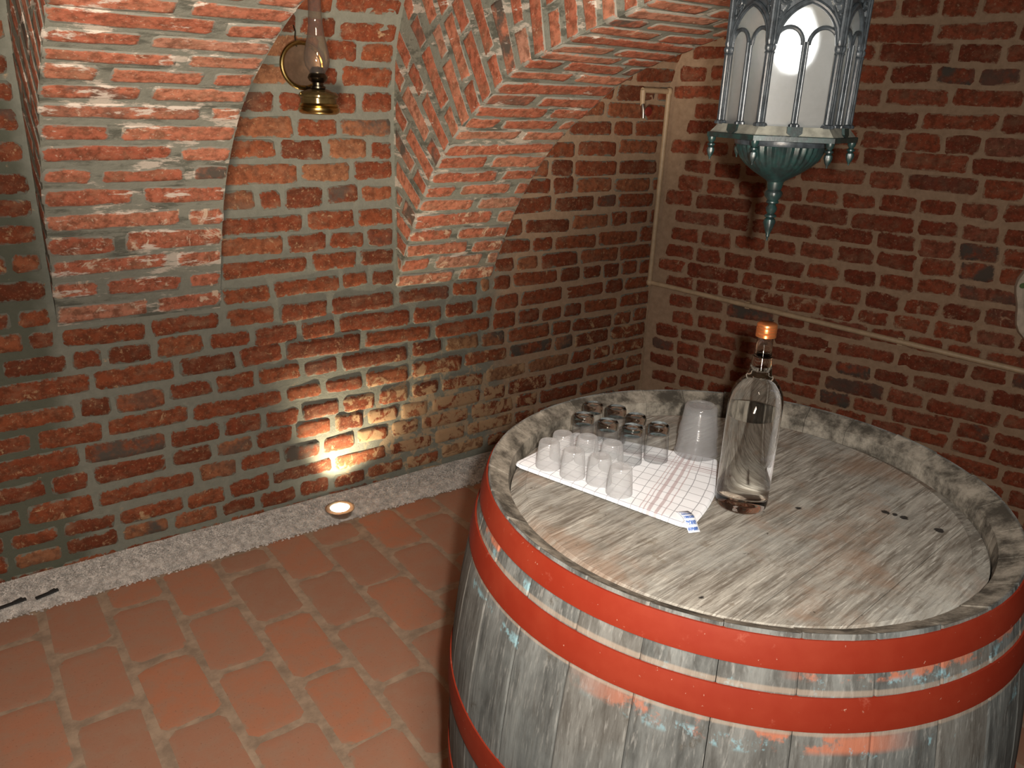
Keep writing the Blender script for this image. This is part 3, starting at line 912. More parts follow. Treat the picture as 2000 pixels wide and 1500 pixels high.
def make_towel():
    L, F_, R_, B_ = Vector((-0.256, 0.280)), Vector((-0.160, -0.043)), Vector((0.074, 0.096)), Vector((-0.070, 0.331))
    nu, nv = 56, 44
    top = []; uv = []
    H = 0.0085
    rr = random.Random(3)
    def pt(u, v, lay):
        q = bl(L, F_, R_, B_, u, v)
        # rounded corner pull, bulge of the right edge
        q = q + (F_ - L).normalized() * 0.016 * math.sin(PI * v) * max(0, u - 0.8) / 0.2
        cu = max(0, abs(u - 0.5) * 2 - 0.9) / 0.1; cv = max(0, abs(v - 0.5) * 2 - 0.9) / 0.1
        if cu > 0 and cv > 0:
            q = q.lerp(bl(L, F_, R_, B_, 0.5, 0.5), 0.035 * cu * cv)
        eu = min(u, 1 - u) * 0.33; ev = min(v, 1 - v) * 0.24
        e = min(eu, ev)
        hh = H * math.sqrt(max(0.0, 1 - max(0.0, 1 - e / 0.0055) ** 2))
        wr = 0.0012 * math.sin(u * 9 + v * 4) + 0.0008 * math.sin(v * 17 - u * 6) + 0.0018 * max(0, u - 0.7) * math.sin(v * 22)
        if lay == 0:
            return Vector((q.x, q.y, HZ + 0.0012 + hh * (1 + wr * 40) if e > 0 else HZ + 0.0042))
        return Vector((q.x, q.y, HZ + 0.0008 + 0.0034 * (1 - min(1, e / 0.006))))
    v = []
    for lay in (0, 1):
        for j in range(nv + 1):
            for i in range(nu + 1):
                # cluster samples near the edges
                a = i / nu; b = j / nv
                a = 0.5 - 0.5 * math.cos(PI * a) if True else a
                b = 0.5 - 0.5 * math.cos(PI * b)
                v.append(pt(a, b, lay)); uv.append((a * 0.337, b * 0.232))
    W = nu + 1; n = W * (nv + 1); f = []
    for j in range(nv):
        for i in range(nu):
            q = (j * W + i, j * W + i + 1, (j + 1) * W + i + 1, (j + 1) * W + i)
            f.append(q); f.append(tuple(k + n for k in q)[::-1])
    ring = list(range(W)) + [j * W + nu for j in range(1, nv + 1)] + [nv * W + i for i in range(nu - 1, -1, -1)] + [j * W for j in range(nv - 1, 0, -1)]
    for a, b in zip(ring, ring[1:] + ring[:1]): f.append((a, n + a, n + b, b))
    t = empty('dish_towel', (BC.x, BC.y, HZ))
    tag(t, 'white checked cotton towel folded on the barrel under the glasses', 'towel')
    o = link_mesh('folded_cloth', [p - Vector((0, 0, HZ)) for p in v], f, M['towel'], t, True, uv=uv)
    # sewn-in tag at the front corner
    g = N('care_tag'); P = g.n('UVMap'); P.uv_map = 'UVMap'
    U = g.sep(P.outputs[0], 0); V = g.sep(P.outputs[0], 1)
    rows = g.step(g.math('ABSOLUTE', g.math('SUBTRACT', g.math('FRACT', g.math('MULTIPLY', V, 5.0)), 0.5)), 0.36, 0.28)
    let = g.step(g.noise(1.0, 3, 0.7, vec=g.mapping(P.outputs[0], (26, 9, 1))), 0.40, 0.46)
    inside = g.math('MULTIPLY', g.math('MULTIPLY', g.step(U, 0.05, 0.09), g.step(U, 0.95, 0.91)), g.math('MULTIPLY', g.step(V, 0.08, 0.12), g.step(V, 0.97, 0.93)))
    c = g.mix(g.math('MULTIPLY', g.math('MULTIPLY', rows, let), inside), (0.78, 0.80, 0.83), (0.05, 0.12, 0.36))
    mt = g.done(g.bsdf(c, 0.6))
    a = Vector((-0.1335, 0.006)); b = Vector((-0.157, -0.050)); s = (b - a).normalized(); sd = Vector((-s.y, s.x)) * -1
    vv = []; fu = []
    n = 10
    for k in range(n + 1):
        q = k / n
        c_ = Vector((-0.139, -0.0125)) + s * (0.046 * q - 0.008)
        z = 0.0112 + 0.0035 * math.sin(PI * min(1, q * 1.15)) - 0.0105 * max(0, q - 0.55) / 0.45
        for w_ in (-0.0095, 0.0095):
            p = c_ + sd * w_
            for dz in (0, 0.0006): vv.append(Vector((p.x, p.y, z + dz))); fu.append(((w_ + 0.0095) / 0.019, q))
    fc = []
    for k in range(n):
        A = 4 * k; B = A + 4
        fc += [(A + 1, A + 3, B + 3, B + 1), (A, B, B + 2, A + 2), (A, A + 1, B + 1, B), (A + 2, B + 2, B + 3, A + 3)]
    fc += [(0, 2, 3, 1), (4 * n, 4 * n + 1, 4 * n + 3, 4 * n + 2)]
    o = link_mesh('care_tag', vv, fc, mt, t, True, uv=fu); o['label'] = 'small white tag printed in blue'
make_towel()
TZ = HZ + 0.0108

# ------------------------------------------------------------------ shot glasses, upside down
def shot_glass_proto(kind):
    if kind == 'clear':      # heavy base uppermost
        H, rb, rt = 0.068, 0.0212, 0.0183
        outer = [(rb, 0.0), (rb + 0.0004, 0.002), (rb, 0.006), (rb - 0.0012, 0.03), (rt + 0.0006, H - 0.010), (rt, H - 0.004), (rt - 0.002, H - 0.0006), (rt - 0.005, H)]
        inner_h = H - 0.016; ti = 0.0018
    else:
        H, rb, rt = 0.048, 0.0215, 0.0176
        outer = [(rb, 0.0), (rb + 0.0003, 0.002), (rb - 0.0002, 0.006), ((rb + rt) / 2 + 0.0004, H * 0.52), (rt + 0.0004, H - 0.007), (rt, H - 0.003), (rt - 0.0015, H - 0.0004), (rt - 0.004, H)]
        inner_h = H - 0.005; ti = 0.0013
    inner = [(0.0, inner_h), (rt - ti - 0.003, inner_h - 0.0004), (rt - ti - 0.0006, inner_h - 0.003), ((rb + rt) / 2 - ti, inner_h * 0.5), (rb - ti, 0.003), (rb - 0.0008, 0.0)]
    return outer, inner, H
def shot_glass(x, y, kind, label, z=TZ, tilt=0.0):
    outer, inner, H = shot_glass_proto(kind)
    t = empty('shot_glass', (BC.x + x, BC.y + y, z)); t.rotation_euler = (tilt, 0, random.uniform(0, 6))
    tag(t, label, 'glass', 'upturned shot glasses on the towel')
    mat = M['glass'] if kind == 'clear' else M['frosted']
    if kind == 'clear':
        wall = [p for p in outer if p[1] < H - 0.012] + [(0.0186, H - 0.0155)]
        MB().lathe(wall, 40).build('glass_wall', mat, t, sharp=50).data.flip_normals()
        MB().lathe([(0.0, H - 0.0125), (0.010, H - 0.0130), (0.0160, H - 0.0148), (0.0184, H - 0.0152), (0.0188, H - 0.0135), (0.0187, H - 0.008), (0.0183, H - 0.004), (0.0165, H - 0.0008), (0.0140, H), (0.0120, H - 0.0006), (0.0, H - 0.0022)], 40).build('heavy_base', M['baseglass'], t, sharp=60)
    else:
        MB().lathe([(0.0, H - 0.0012), (outer[-1][0] - 0.004, H - 0.0010)] + [outer[-1]] + outer[-2::-1], 40).build('glass_body', mat, t, sharp=50)
    return t
GL = [
    (-0.064, 0.290, 'clear', 'clear shot glass standing farthest back, next to the barrel rim'),
    (-0.039, 0.254, 'clear', 'clear shot glass, second from the back, beside the rim'),
    (-0.115, 0.259, 'clear', 'clear heavy-based shot glass at the left end of the back rows'),
    (-0.097, 0.214, 'clear', 'clear shot glass in the middle of the second clear row'),
    (-0.036, 0.206, 'clear', 'clear shot glass behind and between two others, third along the back edge'),
    (-0.077, 0.173, 'clear', 'clear shot glass just left of the one nearest the plastic cup'),
    (-0.031, 0.154, 'clear', 'clear shot glass nearest to the plastic cup'),
    (-0.213, 0.234, 'frosted', 'cloudy small shot glass nearest the left corner of the towel'),
    (-0.171, 0.248, 'frosted', 'cloudy small shot glass behind the one at the left towel corner'),
    (-0.143, 0.214, 'frosted', 'cloudy small shot glass in front of the leftmost clear one'),
    (-0.200, 0.184, 'frosted', 'cloudy small shot glass second from left in the front row'),
    (-0.178, 0.142, 'frosted', 'cloudy small shot glass third from left in the front row'),
    (-0.176, 0.095, 'frosted', 'cloudy small shot glass nearest the front edge of the towel'),
    (-0.124, 0.171, 'frosted', 'cloudy small shot glass in the middle of the group'),
]
for x, y, k, lab in GL: shot_glass(x, y, k, lab)

# ------------------------------------------------------------------ plastic cup
t = empty('plastic_cup', (BC.x + 0.056, BC.y + 0.137, TZ - 0.001)); tag(t, 'milky ribbed plastic cup turned upside down beside the bottle', 'cup')
H = 0.094
po = [(0.0385, 0.0), (0.0398, 0.0008), (0.0398, 0.0028), (0.0378, 0.0036), (0.0366, 0.012), (0.0345, 0.034)]
for k in range(5):
    z = 0.036 + 0.0042 * k; r = 0.0343 - 0.00042 * k
    po += [(r + 0.0013, z + 0.0004), (r + 0.0013, z + 0.0016), (r, z + 0.0024), (r, z + 0.004)]
po += [(0.0318, 0.062), (0.0298, 0.082), (0.0290, 0.0895), (0.0270, 0.0930), (0.0240, H), (0.0215, H - 0.0004), (0.0205, H - 0.003), (0.0, H - 0.003)]
MB().lathe([(r * 1.0, z) for r, z in po] , 56).build('cup_wall', M['cupplastic'], t, sharp=60)
MB().lathe([(0.0372, 0.006), (0.0350, 0.014), (0.0335, 0.036), (0.0312, 0.060), (0.0290, 0.080), (0.0282, 0.086), (0.0, 0.087)], 56).build('inner_wall', M['cupplastic'], t, sharp=60)

# ------------------------------------------------------------------ bottle
bx, by = BC.x - 0.0181, BC.y - 0.0257
t = empty('spirit_bottle', (bx, by, HZ)); tag(t, 'tall clear glass bottle of spirit with a copper screw cap', 'bottle')
outp = [(0.0, 0.003), (0.022, 0.0022), (0.033, 0.0), (0.0375, 0.0012), (0.0405, 0.005), (0.0413, 0.012), (0.0413, 0.06), (0.0413, 0.12), (0.0413, 0.172), (0.0405, 0.184), (0.0380, 0.196), (0.0335, 0.206), (0.0270, 0.2145), (0.0205, 0.2205), (0.0178, 0.2255), (0.0166, 0.234), (0.0150, 0.252), (0.0150, 0.2535), (0.0133, 0.2545), (0.0125, 0.262), (0.0120, 0.284), (0.0132, 0.2845), (0.0132, 0.288), (0.0118, 0.289), (0.0118, 0.301)]
fill = [q for q in outp if q[1] < 0.2536]
MB().lathe(fill[:1] + [(0.022, 0.0018)] + fill[2:] + [(0.0126, 0.2528), (0.0, 0.2520)], 96).build('filled_body', M['liquid'], t, sharp=70)
neck = [q for q in outp if q[1] > 0.2536] 
MB().lathe([(0.0150, 0.2536)] + neck + [(0.0095, 0.301), (0.0095, 0.284), (0.0100, 0.262), (0.0106, 0.2545), (0.0110, 0.2536), (0.0150, 0.2536)], 64).build('bottle_neck', M['bottleglass'], t, sharp=70)
M['copper'] = simple('copper_cap', (0.72, 0.25, 0.085), 0.28, 0.85, spec=0.6, var=0.08)
cp = [(0.0140, 0.2840), (0.0152, 0.2846), (0.0152, 0.2885), (0.0146, 0.2890), (0.0152, 0.2896), (0.0152, 0.2940), (0.0146, 0.2945), (0.0152, 0.2950), (0.0152, 0.2985), (0.0146, 0.2990), (0.0150, 0.2996), (0.0148, 0.3035), (0.0132, 0.3052), (0.0, 0.3055)]
MB().lathe(cp, 48).build('screw_cap', M['copper'], t, sharp=50)

# ------------------------------------------------------------------ hanging lantern
def verdigris():
    g = N('verdigris_metal')
    n = g.noise(60, 6, 0.7)
    c = g.mix(g.step(n, 0.38, 0.66), (0.008, 0.013, 0.013), (0.008, 0.026, 0.024))
    c = g.mix(g.step(g.noise(200, 3, 0.6), 0.6, 0.75, 0, 0.4), c, (0.05, 0.07, 0.065))
    return g.done(g.bsdf(c, 0.36, g.bump(g.noise(160, 4), 0.2, 0.0008), metal=0.1, spec=0.5))
M['verd'] = verdigris()
M['iron'] = simple('dark_lantern_metal', (0.022, 0.027, 0.031), 0.32, 0.0, spec=0.35, var=0.4, scale=90)
def pane_material():
    g = N('frosted_pane')
    n = g.noise(140, 4, 0.65); n2 = g.noise(12, 4, 0.6)
    c = g.mix(n, (0.20, 0.205, 0.195), (0.36, 0.365, 0.35))
    c = g.mix(g.step(n2, 0.5, 0.7, 0, 0.5), c, (0.36, 0.345, 0.28))
    df = g.n('BsdfDiffuse'); g.set(df.inputs[0], g.mix(0.6, c, (0.03, 0.03, 0.03)))
    tl = g.n('BsdfRefraction'); tl.inputs[0].default_value = (0.5, 0.51, 0.51, 1); tl.inputs['Roughness'].default_value = 0.30; tl.inputs['IOR'].default_value = 1.4
    gl = g.n('BsdfGlossy'); gl.inputs['Roughness'].default_value = 0.22; gl.inputs['Color'].default_value = (0.9, 0.9, 0.9, 1)
    m1 = g.n('MixShader'); m1.inputs[0].default_value = 0.4
    g.t.links.new(df.outputs[0], m1.inputs[1]); g.t.links.new(tl.outputs[0], m1.inputs[2])
    m2 = g.n('MixShader'); m2.inputs[0].default_value = 0.10
    g.t.links.new(m1.outputs[0], m2.inputs[1]); g.t.links.new(gl.outputs[0], m2.inputs[2])
    return g.done(m2.outputs[0])
M['pane'] = pane_material()
LX, LY = BC.x + 0.1077, BC.y + 0.0878
ZB = 1.6264; ZT = 1.835; RBODY = 0.097; RPL = 0.116
toc = Vector((CAM.x - LX, CAM.y - LY)).normalized(); rgt = Vector((-toc.y, toc.x))
def hexv(R, k, a0=-20):
    a = math.radians(a0 + 60 * k)
    return toc * (R * math.cos(a)) + rgt * (R * math.sin(a))
lan = empty('hanging_lantern', (LX, LY, 1.4445)); tag(lan, 'ornate six-sided green metal lantern with frosted panes above the barrel', 'lantern')
Z0 = 1.4445
def lz(b): return [Vector((p.x, p.y, p.z - Z0)) for p in b.v]
def lbuild(b, name, mat, parent=lan, **kw):
    b.v = lz(b); return b.build(name, mat, parent, **kw)
hexp = lambda R: [tuple(hexv(R, k)) for k in range(6)]
# plinth
b = MB(); b.prism(hexp(RPL), 1.6055, 1.6125); b.prism(hexp(RPL), 1.6125, 1.6135, hexp(RPL * 0.985))
plinth = lbuild(b, 'plinth', M['verd'], smooth=False)
b = MB(); b.prism(hexp(RPL * 0.965), 1.6135, ZB, hexp(RBODY * 1.03))
lbuild(b, 'plinth_top', simple('dusty_lantern_metal', (0.15, 0.15, 0.125), 0.6, var=0.3, scale=50), smooth=False)
for k in range(6):
    a = (hexv(RPL, k) + hexv(RPL, k + 1)) / 2; dirn = a.normalized(); sd = Vector((-dirn.y, dirn.x))
    b = MB()
    pts = [(-0.011, 0.003), (0.011, 0.003), (0.011, -0.006), (0.0, -0.0135), (-0.011, -0.006)]
    v = []
    for dd in (0.0, 0.004):
        for (s_, h_) in pts:
            base = a * (0.93 + 0.03 * (0.003 - h_) / 0.0165)
            v.append(Vector((base.x + sd.x * s_ + dirn.x * dd, base.y + sd.y * s_ + dirn.y * dd, 1.6235 + h_)))
    b.add(v, [(0, 1, 2, 3, 4), (9, 8, 7, 6, 5)] + [(i, (i + 1) % 5, 5 + (i + 1) % 5, 5 + i) for i in range(5)])
    lbuild(b, 'drop_ornament', M['verd'], smooth=False)
    # turned pendant under each corner
    c = hexv(RPL * 0.93, k)
    pf = [(0.0, 1.5700), (0.0012, 1.5705), (0.0016, 1.5735), (0.0040, 1.5775), (0.0062, 1.5840), (0.0056, 1.5885), (0.0036, 1.5905), (0.0062, 1.5925), (0.0062, 1.5945), (0.0034, 1.5965), (0.0058, 1.6000), (0.0066, 1.6035), (0.0066, 1.6060)]
    lbuild(MB().lathe(pf, 16, c, lambda a_, z_: 1 + (0.06 * math.cos(6 * a_) if 1.575 < z_ < 1.589 else 0)), 'pendant', M['verd'])
# fluted bowl
pf = [(0.0130, 1.5395), (0.0150, 1.5420), (0.0225, 1.5465), (0.0370, 1.5550), (0.0500, 1.5645), (0.0600, 1.5755), (0.0655, 1.5880), (0.0672, 1.5960)]
lbuild(MB().lathe(pf, 216, (0, 0), lambda a_, z_: 1 + (0.022 * math.cos(36 * a_) * max(0.0, min(1.0, (z_ - 1.5650) / 0.012)) if z_ < 1.5965 else 0)), 'bowl', M['verd'])
lbuild(MB().lathe([(0.060, 1.5950), (0.0705, 1.5965), (0.0720, 1.6000), (0.0720, 1.6040), (0.066, 1.6058)], 48), 'bowl_collar', M['iron'])
pf = [(0.0, 1.4445), (0.0014, 1.4450), (0.0018, 1.4500), (0.0032, 1.4525), (0.0028, 1.4545), (0.0060, 1.4640), (0.0096, 1.4750), (0.0088, 1.4800), (0.0060, 1.4825), (0.0098, 1.4845), (0.0092, 1.4870), (0.0056, 1.4895), (0.0080, 1.4935), (0.0092, 1.4975), (0.0075, 1.5015), (0.0055, 1.5040), (0.0100, 1.5070), (0.0100, 1.5090), (0.0085, 1.5110), (0.0125, 1.5165), (0.0140, 1.5215), (0.0130, 1.5250), (0.0105, 1.5275), (0.0118, 1.5310), (0.0132, 1.5400)]
lbuild(MB().lathe(pf, 24, (0, 0), lambda a_, z_: 1 + (0.05 * math.cos(8 * a_) if 1.462 < z_ < 1.476 or 1.514 < z_ < 1.523 else 0)), 'finial', M['verd'])
# body: panes, columns, tracery
for k in range(6):
    A = hexv(RBODY, k); B = hexv(RBODY, k + 1); mid = (A + B) / 2; nrm = mid.normalized(); sd = (B - A).normalized(); W = (B - A).length
    def fp(s_, z_, d_): q = mid + sd * s_ + nrm * d_; return Vector((q.x, q.y, z_))
    b = MB(); h2 = W / 2 - 0.002
    b.add([fp(-h2, ZB, -0.006), fp(h2, ZB, -0.006), fp(h2, ZT, -0.006), fp(-h2, ZT, -0.006), fp(-h2, ZB, -0.009), fp(h2, ZB, -0.009), fp(h2, ZT, -0.009), fp(-h2, ZT, -0.009)],
          [(0, 1, 2, 3), (7, 6, 5, 4), (0, 4, 5, 1), (1, 5, 6, 2), (2, 6, 7, 3), (3, 7, 4, 0)])
    lbuild(b, 'pane', M['pane'], smooth=False)
    # corner column, fluted, with base and capital rings
    pf = [(0.0085, ZB - 0.001), (0.0095, ZB + 0.001), (0.0085, ZB + 0.0035), (0.0060, ZB + 0.005), (0.0057, 1.725), (0.0070, 1.727), (0.0057, 1.729), (0.0072, 1.732), (0.0072, 1.736), (0.0057, 1.738), (0.0070, 1.742), (0.0062, 1.746), (0.0064, ZT)]
    lbuild(MB().lathe(pf, 56, A, lambda a_, z_: 1 + (0.10 * math.cos(8 * a_) if ZB + 0.006 < z_ < 1.726 or True else 0)), 'corner_column', M['iron'])
    # mullion
    b = MB(); b.lathe([(0.0072, ZB), (0.0072, ZB + 0.003), (0.0042, ZB + 0.005), (0.0042, 1.742)], 48, (mid.x, mid.y), lambda a_, z_: 1 + 0.14 * math.cos(8 * a_))
    lbuild(b, 'mullion', M['iron'])
    # two lancets and one pointed arch over them
    tr = MB()
    hw = W / 2
    for sgn in (-1, 1):
        c0 = sgn * hw / 2; r_ = hw / 2 - 0.004
        tr.tube([fp(c0 + r_ * math.cos(q), 1.738 + 1.15 * r_ * math.sin(q), -0.001) for q in frange(0, PI, 14)], 0.0030, 8)
    def arch(q, off=0.0):   # q in -1..1
        x = q * (hw - 0.004)
        R_ = 1.35 * (hw - 0.004)
        cx = (R_ - (hw - 0.004)) * (-1 if q > 0 else 1)
        return x, 1.742 + math.sqrt(max(0, R_ * R_ - (x - cx) ** 2)) * 0.94
    ar = [arch(q) for q in frange(-1, 1, 24)]
    tr.tube([fp(x, z, 0.0) for x, z in ar], 0.0034, 8)
    tr.tube([fp(x * 0.93, z - 0.004, 0.002) for x, z in ar], 0.0016, 6)
    lbuild(tr, 'tracery', M['iron'])
    # pierced spandrel: scrolls over the arch
    sp = MB()
    def strip(xa, za, xb, zb, w_):
        sp.tube([fp(xa, za, -0.001), fp((xa + xb) / 2, (za + zb) / 2, 0.0), fp(xb, zb, -0.001)], w_, 6)
    for sgn in (-1, 1):
        for (cx_, cz_, r_, turns, st) in ((0.036, 1.798, 0.0085, 1.6, 0.4), (0.026, 1.815, 0.0085, 1.5, 2.4), (0.039, 1.822, 0.008, 1.5, 4.0), (0.011, 1.817, 0.0075, 1.4, 1.2), (0.041, 1.778, 0.005, 1.3, 0.0)):
            pts = []
            for q in frange(0, 1, 22):
                an = sgn * (st + q * turns * 2 * PI); rr_ = r_ * (1 - 0.75 * q)
                pts.append(fp(sgn * cx_ + rr_ * math.cos(an), cz_ + rr_ * math.sin(an), 0.0))
            sp.tube(pts, 0.0021, 6)
        strip(sgn * 0.030, 1.790, sgn * 0.045, 1.762, 0.0022)
        strip(sgn * 0.020, 1.803, sgn * 0.031, 1.808, 0.0022)
        strip(sgn * 0.006, 1.806, sgn * 0.005, 1.83, 0.002)
    lbuild(sp, 'scrollwork', M['iron'])
    plate = MB()
    na, nz = 56, 30
    def hole(x, z):
        x = abs(x)
        for (x0, z0, x1, z1, w_) in ((0.029, 1.795, 0.040, 1.774, 0.0022), (0.012, 1.812, 0.020, 1.808, 0.0018), (0.034, 1.806, 0.038, 1.800, 0.0022), (0.006, 1.816, 0.007, 1.824, 0.0018), (0.026, 1.818, 0.031, 1.822, 0.002), (0.042, 1.790, 0.043, 1.782, 0.0014)):
            d = Vector((x1 - x0, z1 - z0)); q = Vector((x - x0, z - z0)); t_ = max(0, min(1, q.dot(d) / d.length_squared))
            if (q - d * t_).length < w_: return True
        return False
    for i in range(na):
        xa = -hw + 2 * hw * i / na; xb = -hw + 2 * hw * (i + 1) / na; xm = (xa + xb) / 2
        za = arch(max(-1, min(1, xm / (hw - 0.004))))[1]
        for q in range(nz):
            z0 = za + (ZT - za) * q / nz; z1 = za + (ZT - za) * (q + 1) / nz
            if hole(xm, (z0 + z1) / 2): continue
            plate.add([fp(xa, z0, -0.003), fp(xb, z0, -0.003), fp(xb, z1, -0.003), fp(xa, z1, -0.003)], [(0, 1, 2, 3)])
    lbuild(plate, 'spandrel', M['iron'], smooth=False)
    b = MB(); b.tube([fp(-hw, ZT - 0.004, 0.0), fp(hw, ZT - 0.004, 0.0)], 0.0052, 8)
    lbuild(b, 'top_rail', M['iron'])
b = MB(); b.prism(hexp(RPL), ZT, ZT + 0.008); b.prism(hexp(RPL * 0.95), ZT + 0.008, ZT + 0.075, hexp(0.028)); b.prism(hexp(0.028), ZT + 0.075, ZT + 0.095)
lbuild(b, 'roof', M['verd'], smooth=False)
b = MB()
zc = ZT + 0.10
while zc < 1.955:
    k = int(round((zc - ZT) / 0.022)) % 2
    b.tube([Vector((0.007 * math.cos(q) * (1 if k else 0), 0.007 * math.cos(q) * (0 if k else 1), zc + 0.014 * math.sin(q))) for q in frange(0, 2 * PI, 14)[:-1]], 0.0018, 6, closed=True)
    zc += 0.022
b.tube([(0, 0, 1.95), (0, 0, 2.53)], 0.003, 8)
lbuild(b, 'chain', M['iron'])
# bulb behind the frosted panes
b = MB().lathe([(0.0, 1.702), (0.016, 1.707), (0.028, 1.722), (0.033, 1.742), (0.031, 1.760), (0.022, 1.780), (0.014, 1.795), (0.0, 1.80)], 24)
lbuild(b, 'bulb', emission('bulb_glow', (1.0, 0.98, 0.95), 150.0))
lbuild(MB().lathe([(0.016, 1.793), (0.016, 1.838)], 20), 'bulb_socket', M['iron'])

# ------------------------------------------------------------------ oil lamp on wall A
def brass(name, col, rough=0.25): return simple(name, col, rough, 1.0, var=0.15, scale=40, bump=0.05)
M['brass'] = brass('old_brass', (0.42, 0.30, 0.11)); M['darkbrass'] = brass('tarnished_brass', (0.10, 0.085, 0.06), 0.3)
M['amber'] = thin_glass('smoky_chimney_glass', (0.95, 0.91, 0.86), 0.05, 0.03, 0.55)
lx, ly = -1.848, -0.125
t = empty('oil_lamp', (lx, ly, 1.577)); tag(t, 'brass oil lamp with glass chimney hanging on the brick wall', 'lamp')
fz = 1.577
def L(pf): return [(r, z) for r, z in pf]
MB().lathe([(0.0, 0.0), (0.058, 0.0), (0.066, 0.004), (0.071, 0.012), (0.071, 0.020), (0.066, 0.024), (0.069, 0.028), (0.066, 0.034), (0.062, 0.036)], 40).build('base', M['brass'], t)
MB().lathe([(0.062, 0.035), (0.063, 0.052), (0.068, 0.056), (0.068, 0.062), (0.060, 0.071), (0.034, 0.080), (0.020, 0.083)], 40).build('oil_font', simple('smoked_amber_font', (0.14, 0.10, 0.04), 0.15, 0.6, var=0.3), t)
MB().lathe([(0.020, 0.082), (0.026, 0.084), (0.026, 0.090), (0.019, 0.093), (0.019, 0.102), (0.029, 0.108), (0.034, 0.118), (0.030, 0.128), (0.025, 0.132), (0.025, 0.142), (0.018, 0.152), (0.0, 0.155)], 36).build('burner', M['darkbrass'], t)
ch = [(0.024, 0.130), (0.028, 0.138), (0.039, 0.154), (0.0435, 0.174), (0.042, 0.196), (0.036, 0.222), (0.029, 0.250), (0.0240, 0.285), (0.022, 0.33), (0.0215, 0.375)]
MB().lathe(ch + [(r - 0.0012, z) for r, z in reversed(ch)], 44).build('chimney', M['amber'], t)
# ring reflector standing behind the chimney, tipped to the wall
b = MB()
cxr, czr, rr = -0.028, 0.156, 0.073
tocam = Vector((CAM.x - lx, CAM.y - ly, 0)).normalized()
fwdv = Vector((0, -1, 0)); sidev = Vector((1, 0, 0))
cen = Vector((cxr, 0.066, czr))
b.tube([cen + sidev * (rr * math.cos(q)) + Vector((0, 0, rr * math.sin(q))) + fwdv * 0.004 for q in frange(0, 2 * PI, 48)[:-1]], 0.0075, 10, closed=True)
b.build('reflector_rim', M['brass'], t)
v = []; f = []
for i, (r_, d_) in enumerate([(0.0, -0.012), (0.03, -0.010), (0.055, -0.004), (0.071, 0.004)]):
    for q in range(40):
        an = 2 * PI * q / 40
        v.append(cen + sidev * (r_ * math.cos(an)) + Vector((0, 0, r_ * math.sin(an))) + fwdv * d_)
for i in range(3):
    for q in range(40): f.append((i * 40 + q, i * 40 + (q + 1) % 40, (i + 1) * 40 + (q + 1) % 40, (i + 1) * 40 + q))
link_mesh('reflector', v, f, simple('smoked_mirror', (0.22, 0.15, 0.10), 0.3, 0.6, var=0.2), t, True)
b = MB()
b.tube([(-0.045, 0.062, 0.215), (-0.047, 0.068, 0.245), (-0.043, 0.072, 0.262), (-0.047, 0.075, 0.28), (-0.047, 0.09, 0.30), (-0.047, 0.121, 0.305)], 0.0022, 8)
b.tube([(-0.047, 0.075, 0.30), (-0.047, 0.075, 0.335)], 0.0016, 6)
b.build('wire_hanger', M['darkbrass'], t)
b = MB(); b.tube([(0.0, 0.02, 0.088), (-0.012, 0.055, 0.084), (-0.028, 0.066, 0.086), (-0.028, 0.123, 0.086)], 0.006, 8); b.build('bracket', M['darkbrass'], t)

# ------------------------------------------------------------------ water pipe with tap
M['pipe'] = simple('cream_painted_pipe', (0.50, 0.37, 0.23), 0.45, var=0.12, spec=0.4)
pipe = empty('water_pipe', (-0.02, -0.04, 0.778)); tag(pipe, 'thin cream painted pipe dropping down the corner and along the right wall', 'pipe')
def pB(tt, z, o=0.030): q = TB * tt + NB * o; return Vector((q.x, q.y, z))
o0 = Vector((-0.02, -0.04, 0.778))
c1 = pB(0.020, 0.778); c2 = pB(0.026, 1.712)
MB().tube([c1 - o0, pB(0.9, 0.728) - o0, pB(1.75, 0.677) - o0, pB(2.6, 0.627) - o0], 0.0125, 14).build('pipe_run', M['pipe'], pipe)
MB().tube([c1 - o0, pB(0.022, 1.1) - o0, c2 - o0], 0.0125, 14).build('riser', M['pipe'], pipe)
MB().tube([c2 - o0, Vector((-0.085, -0.036, 1.712)) - o0, Vector((-0.20, -0.034, 1.712)) - o0], 0.0125, 14).build('pipe_run', M['pipe'], pipe)
for c in (c1, c2):
    b = MB(); b.lathe([(0.0, -0.017), (0.011, -0.015), (0.0165, -0.008), (0.018, 0.0), (0.0165, 0.008), (0.011, 0.015), (0.0, 0.017)], 20)
    b.v = [p + c - o0 for p in b.v]; b.build('elbow', M['pipe'], pipe)
for (tt, z) in ((0.55, 0.7475), (1.25, 0.7065)):
    b = MB(); q = pB(tt, z, 0.015); b.box(q - o0, 0.022, 0.03, 0.034, Matrix.Rotation(math.atan2(TB.y, TB.x), 3, 'Z')); b.build('pipe_clip', M['pipe'], pipe)
tp = MB(); tx_ = Vector((-0.195, -0.034, 1.712)) - o0
tp.tube([tx_, tx_ + Vector((0, 0, -0.03)), tx_ + Vector((0, -0.004, -0.07))], [0.0135, 0.0135, 0.011], 14)
tap = tp.build('tap', M['pipe'], pipe)
b = MB(); b.tube([tx_ + Vector((0, -0.004, -0.062)), tx_ + Vector((0, -0.012, -0.088)), tx_ + Vector((0.0, -0.016, -0.125))], [0.011, 0.012, 0.008], 12); b.build('tap_spout', M['steel'], tap)
b = MB(); c = tx_ + Vector((0.012, -0.034, -0.094)); b.lathe([(0.0, -0.004), (0.02, -0.004), (0.022, 0.0), (0.02, 0.004), (0.0, 0.005)], 14)
b.v = [Matrix.Rotation(PI / 2, 3, 'X') @ p + c for p in b.v]; h_ = b.build('tap_handle', simple('red_tap_handle', (0.22, 0.03, 0.02), 0.5), tap); h_['label'] = 'dark red tap handle'

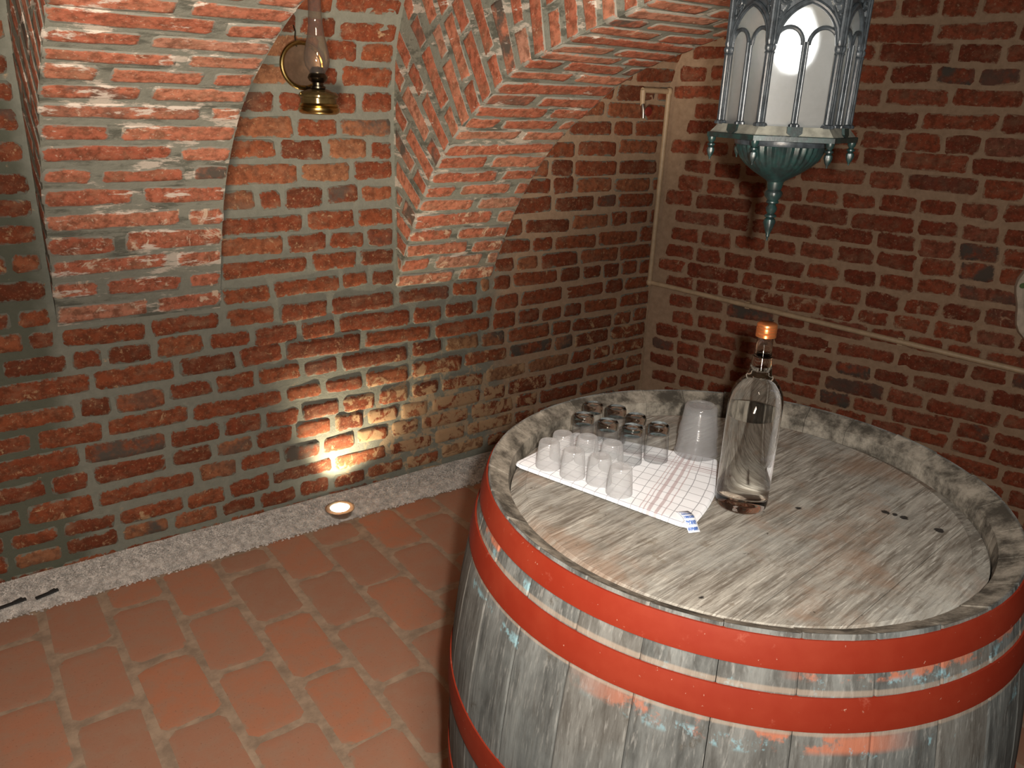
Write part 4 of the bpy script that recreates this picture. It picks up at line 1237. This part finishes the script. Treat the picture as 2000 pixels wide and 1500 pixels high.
# ------------------------------------------------------------------ pale ornament at the right edge
pq = empty('wall_ornament', TB * 1.86 + Vector((0, 0, 0.985))); tag(pq, 'pale wall ornament with green leaf marks, cut off by the right edge of the photo', 'ornament')
po_ = TB * 1.86 + Vector((0, 0, 0.985))
def plaque():
    v = []; f = []
    rings = [(1.0, 0.0), (1.0, 0.03), (0.96, 0.05), (0.88, 0.055), (0.82, 0.044), (0.5, 0.055), (0.0, 0.058)]
    seg = 44
    for (r_, d_) in rings:
        for q in range(seg):
            an = 2 * PI * q / seg
            rad = 0.245 * (1 + 0.05 * math.sin(3 * an + 1) + 0.03 * math.sin(7 * an))
            a_ = rad * r_ * math.cos(an); z_ = rad * r_ * math.sin(an) * 0.92
            if z_ < 0 and a_ < 0: a_ *= 1.0
            p = TB * (1.86 + a_) + NB * d_; v.append(Vector((p.x, p.y, 0.985 + z_)) - po_)
    for i in range(len(rings) - 1):
        for q in range(seg): f.append((i * seg + q, i * seg + (q + 1) % seg, (i + 1) * seg + (q + 1) % seg, (i + 1) * seg + q))
    f.append(tuple(range(seg)))
    b = MB(); b.add(v, f); b.build('plaque', simple('rough_pale_plaster', (0.55, 0.48, 0.38), 0.85, var=0.2, scale=20, bump=0.4), pq)
    ml = simple('green_leaf_paint', (0.07, 0.12, 0.03), 0.6, var=0.3)
    for (a_, z_, rot, ln) in ((-0.19, 0.085, 0.9, 0.05), (-0.205, 0.045, 0.4, 0.04), (-0.12, 0.12, 0.6, 0.06), (-0.05, 0.06, 0.2, 0.06), (0.06, 0.11, 2.2, 0.06)):
        pts = []
        for q in frange(0, 2 * PI, 12)[:-1]:
            x_, y_ = ln * 0.5 * math.cos(q), ln * 0.26 * math.sin(q) * (1 - 0.3 * math.cos(q))
            pts.append((a_ + x_ * math.cos(rot) - y_ * math.sin(rot), z_ + x_ * math.sin(rot) + y_ * math.cos(rot)))
        vv = []
        for d_ in (0.036, 0.060):
            for (x_, y_) in pts: p = TB * (1.86 + x_) + NB * d_; vv.append(Vector((p.x, p.y, 0.985 + y_)) - po_)
        n = len(pts)
        MB().add(vv, [tuple(range(n))[::-1], tuple(range(n, 2 * n))] + [(i, (i + 1) % n, n + (i + 1) % n, n + i) for i in range(n)]).build('leaf', ml, pq)
plaque()

# let the flash be focused by the filled bottle onto the barrel head
try:
    D.lights['camera_flash'].cycles.is_caustics_light = True
    for o in D.objects:
        if o.name.startswith('filled_body'): o.cycles.is_caustics_caster = True
        if o.name.startswith('head_board'): o.cycles.is_caustics_receiver = True
except Exception as ex:
    print('caustics not available', ex)
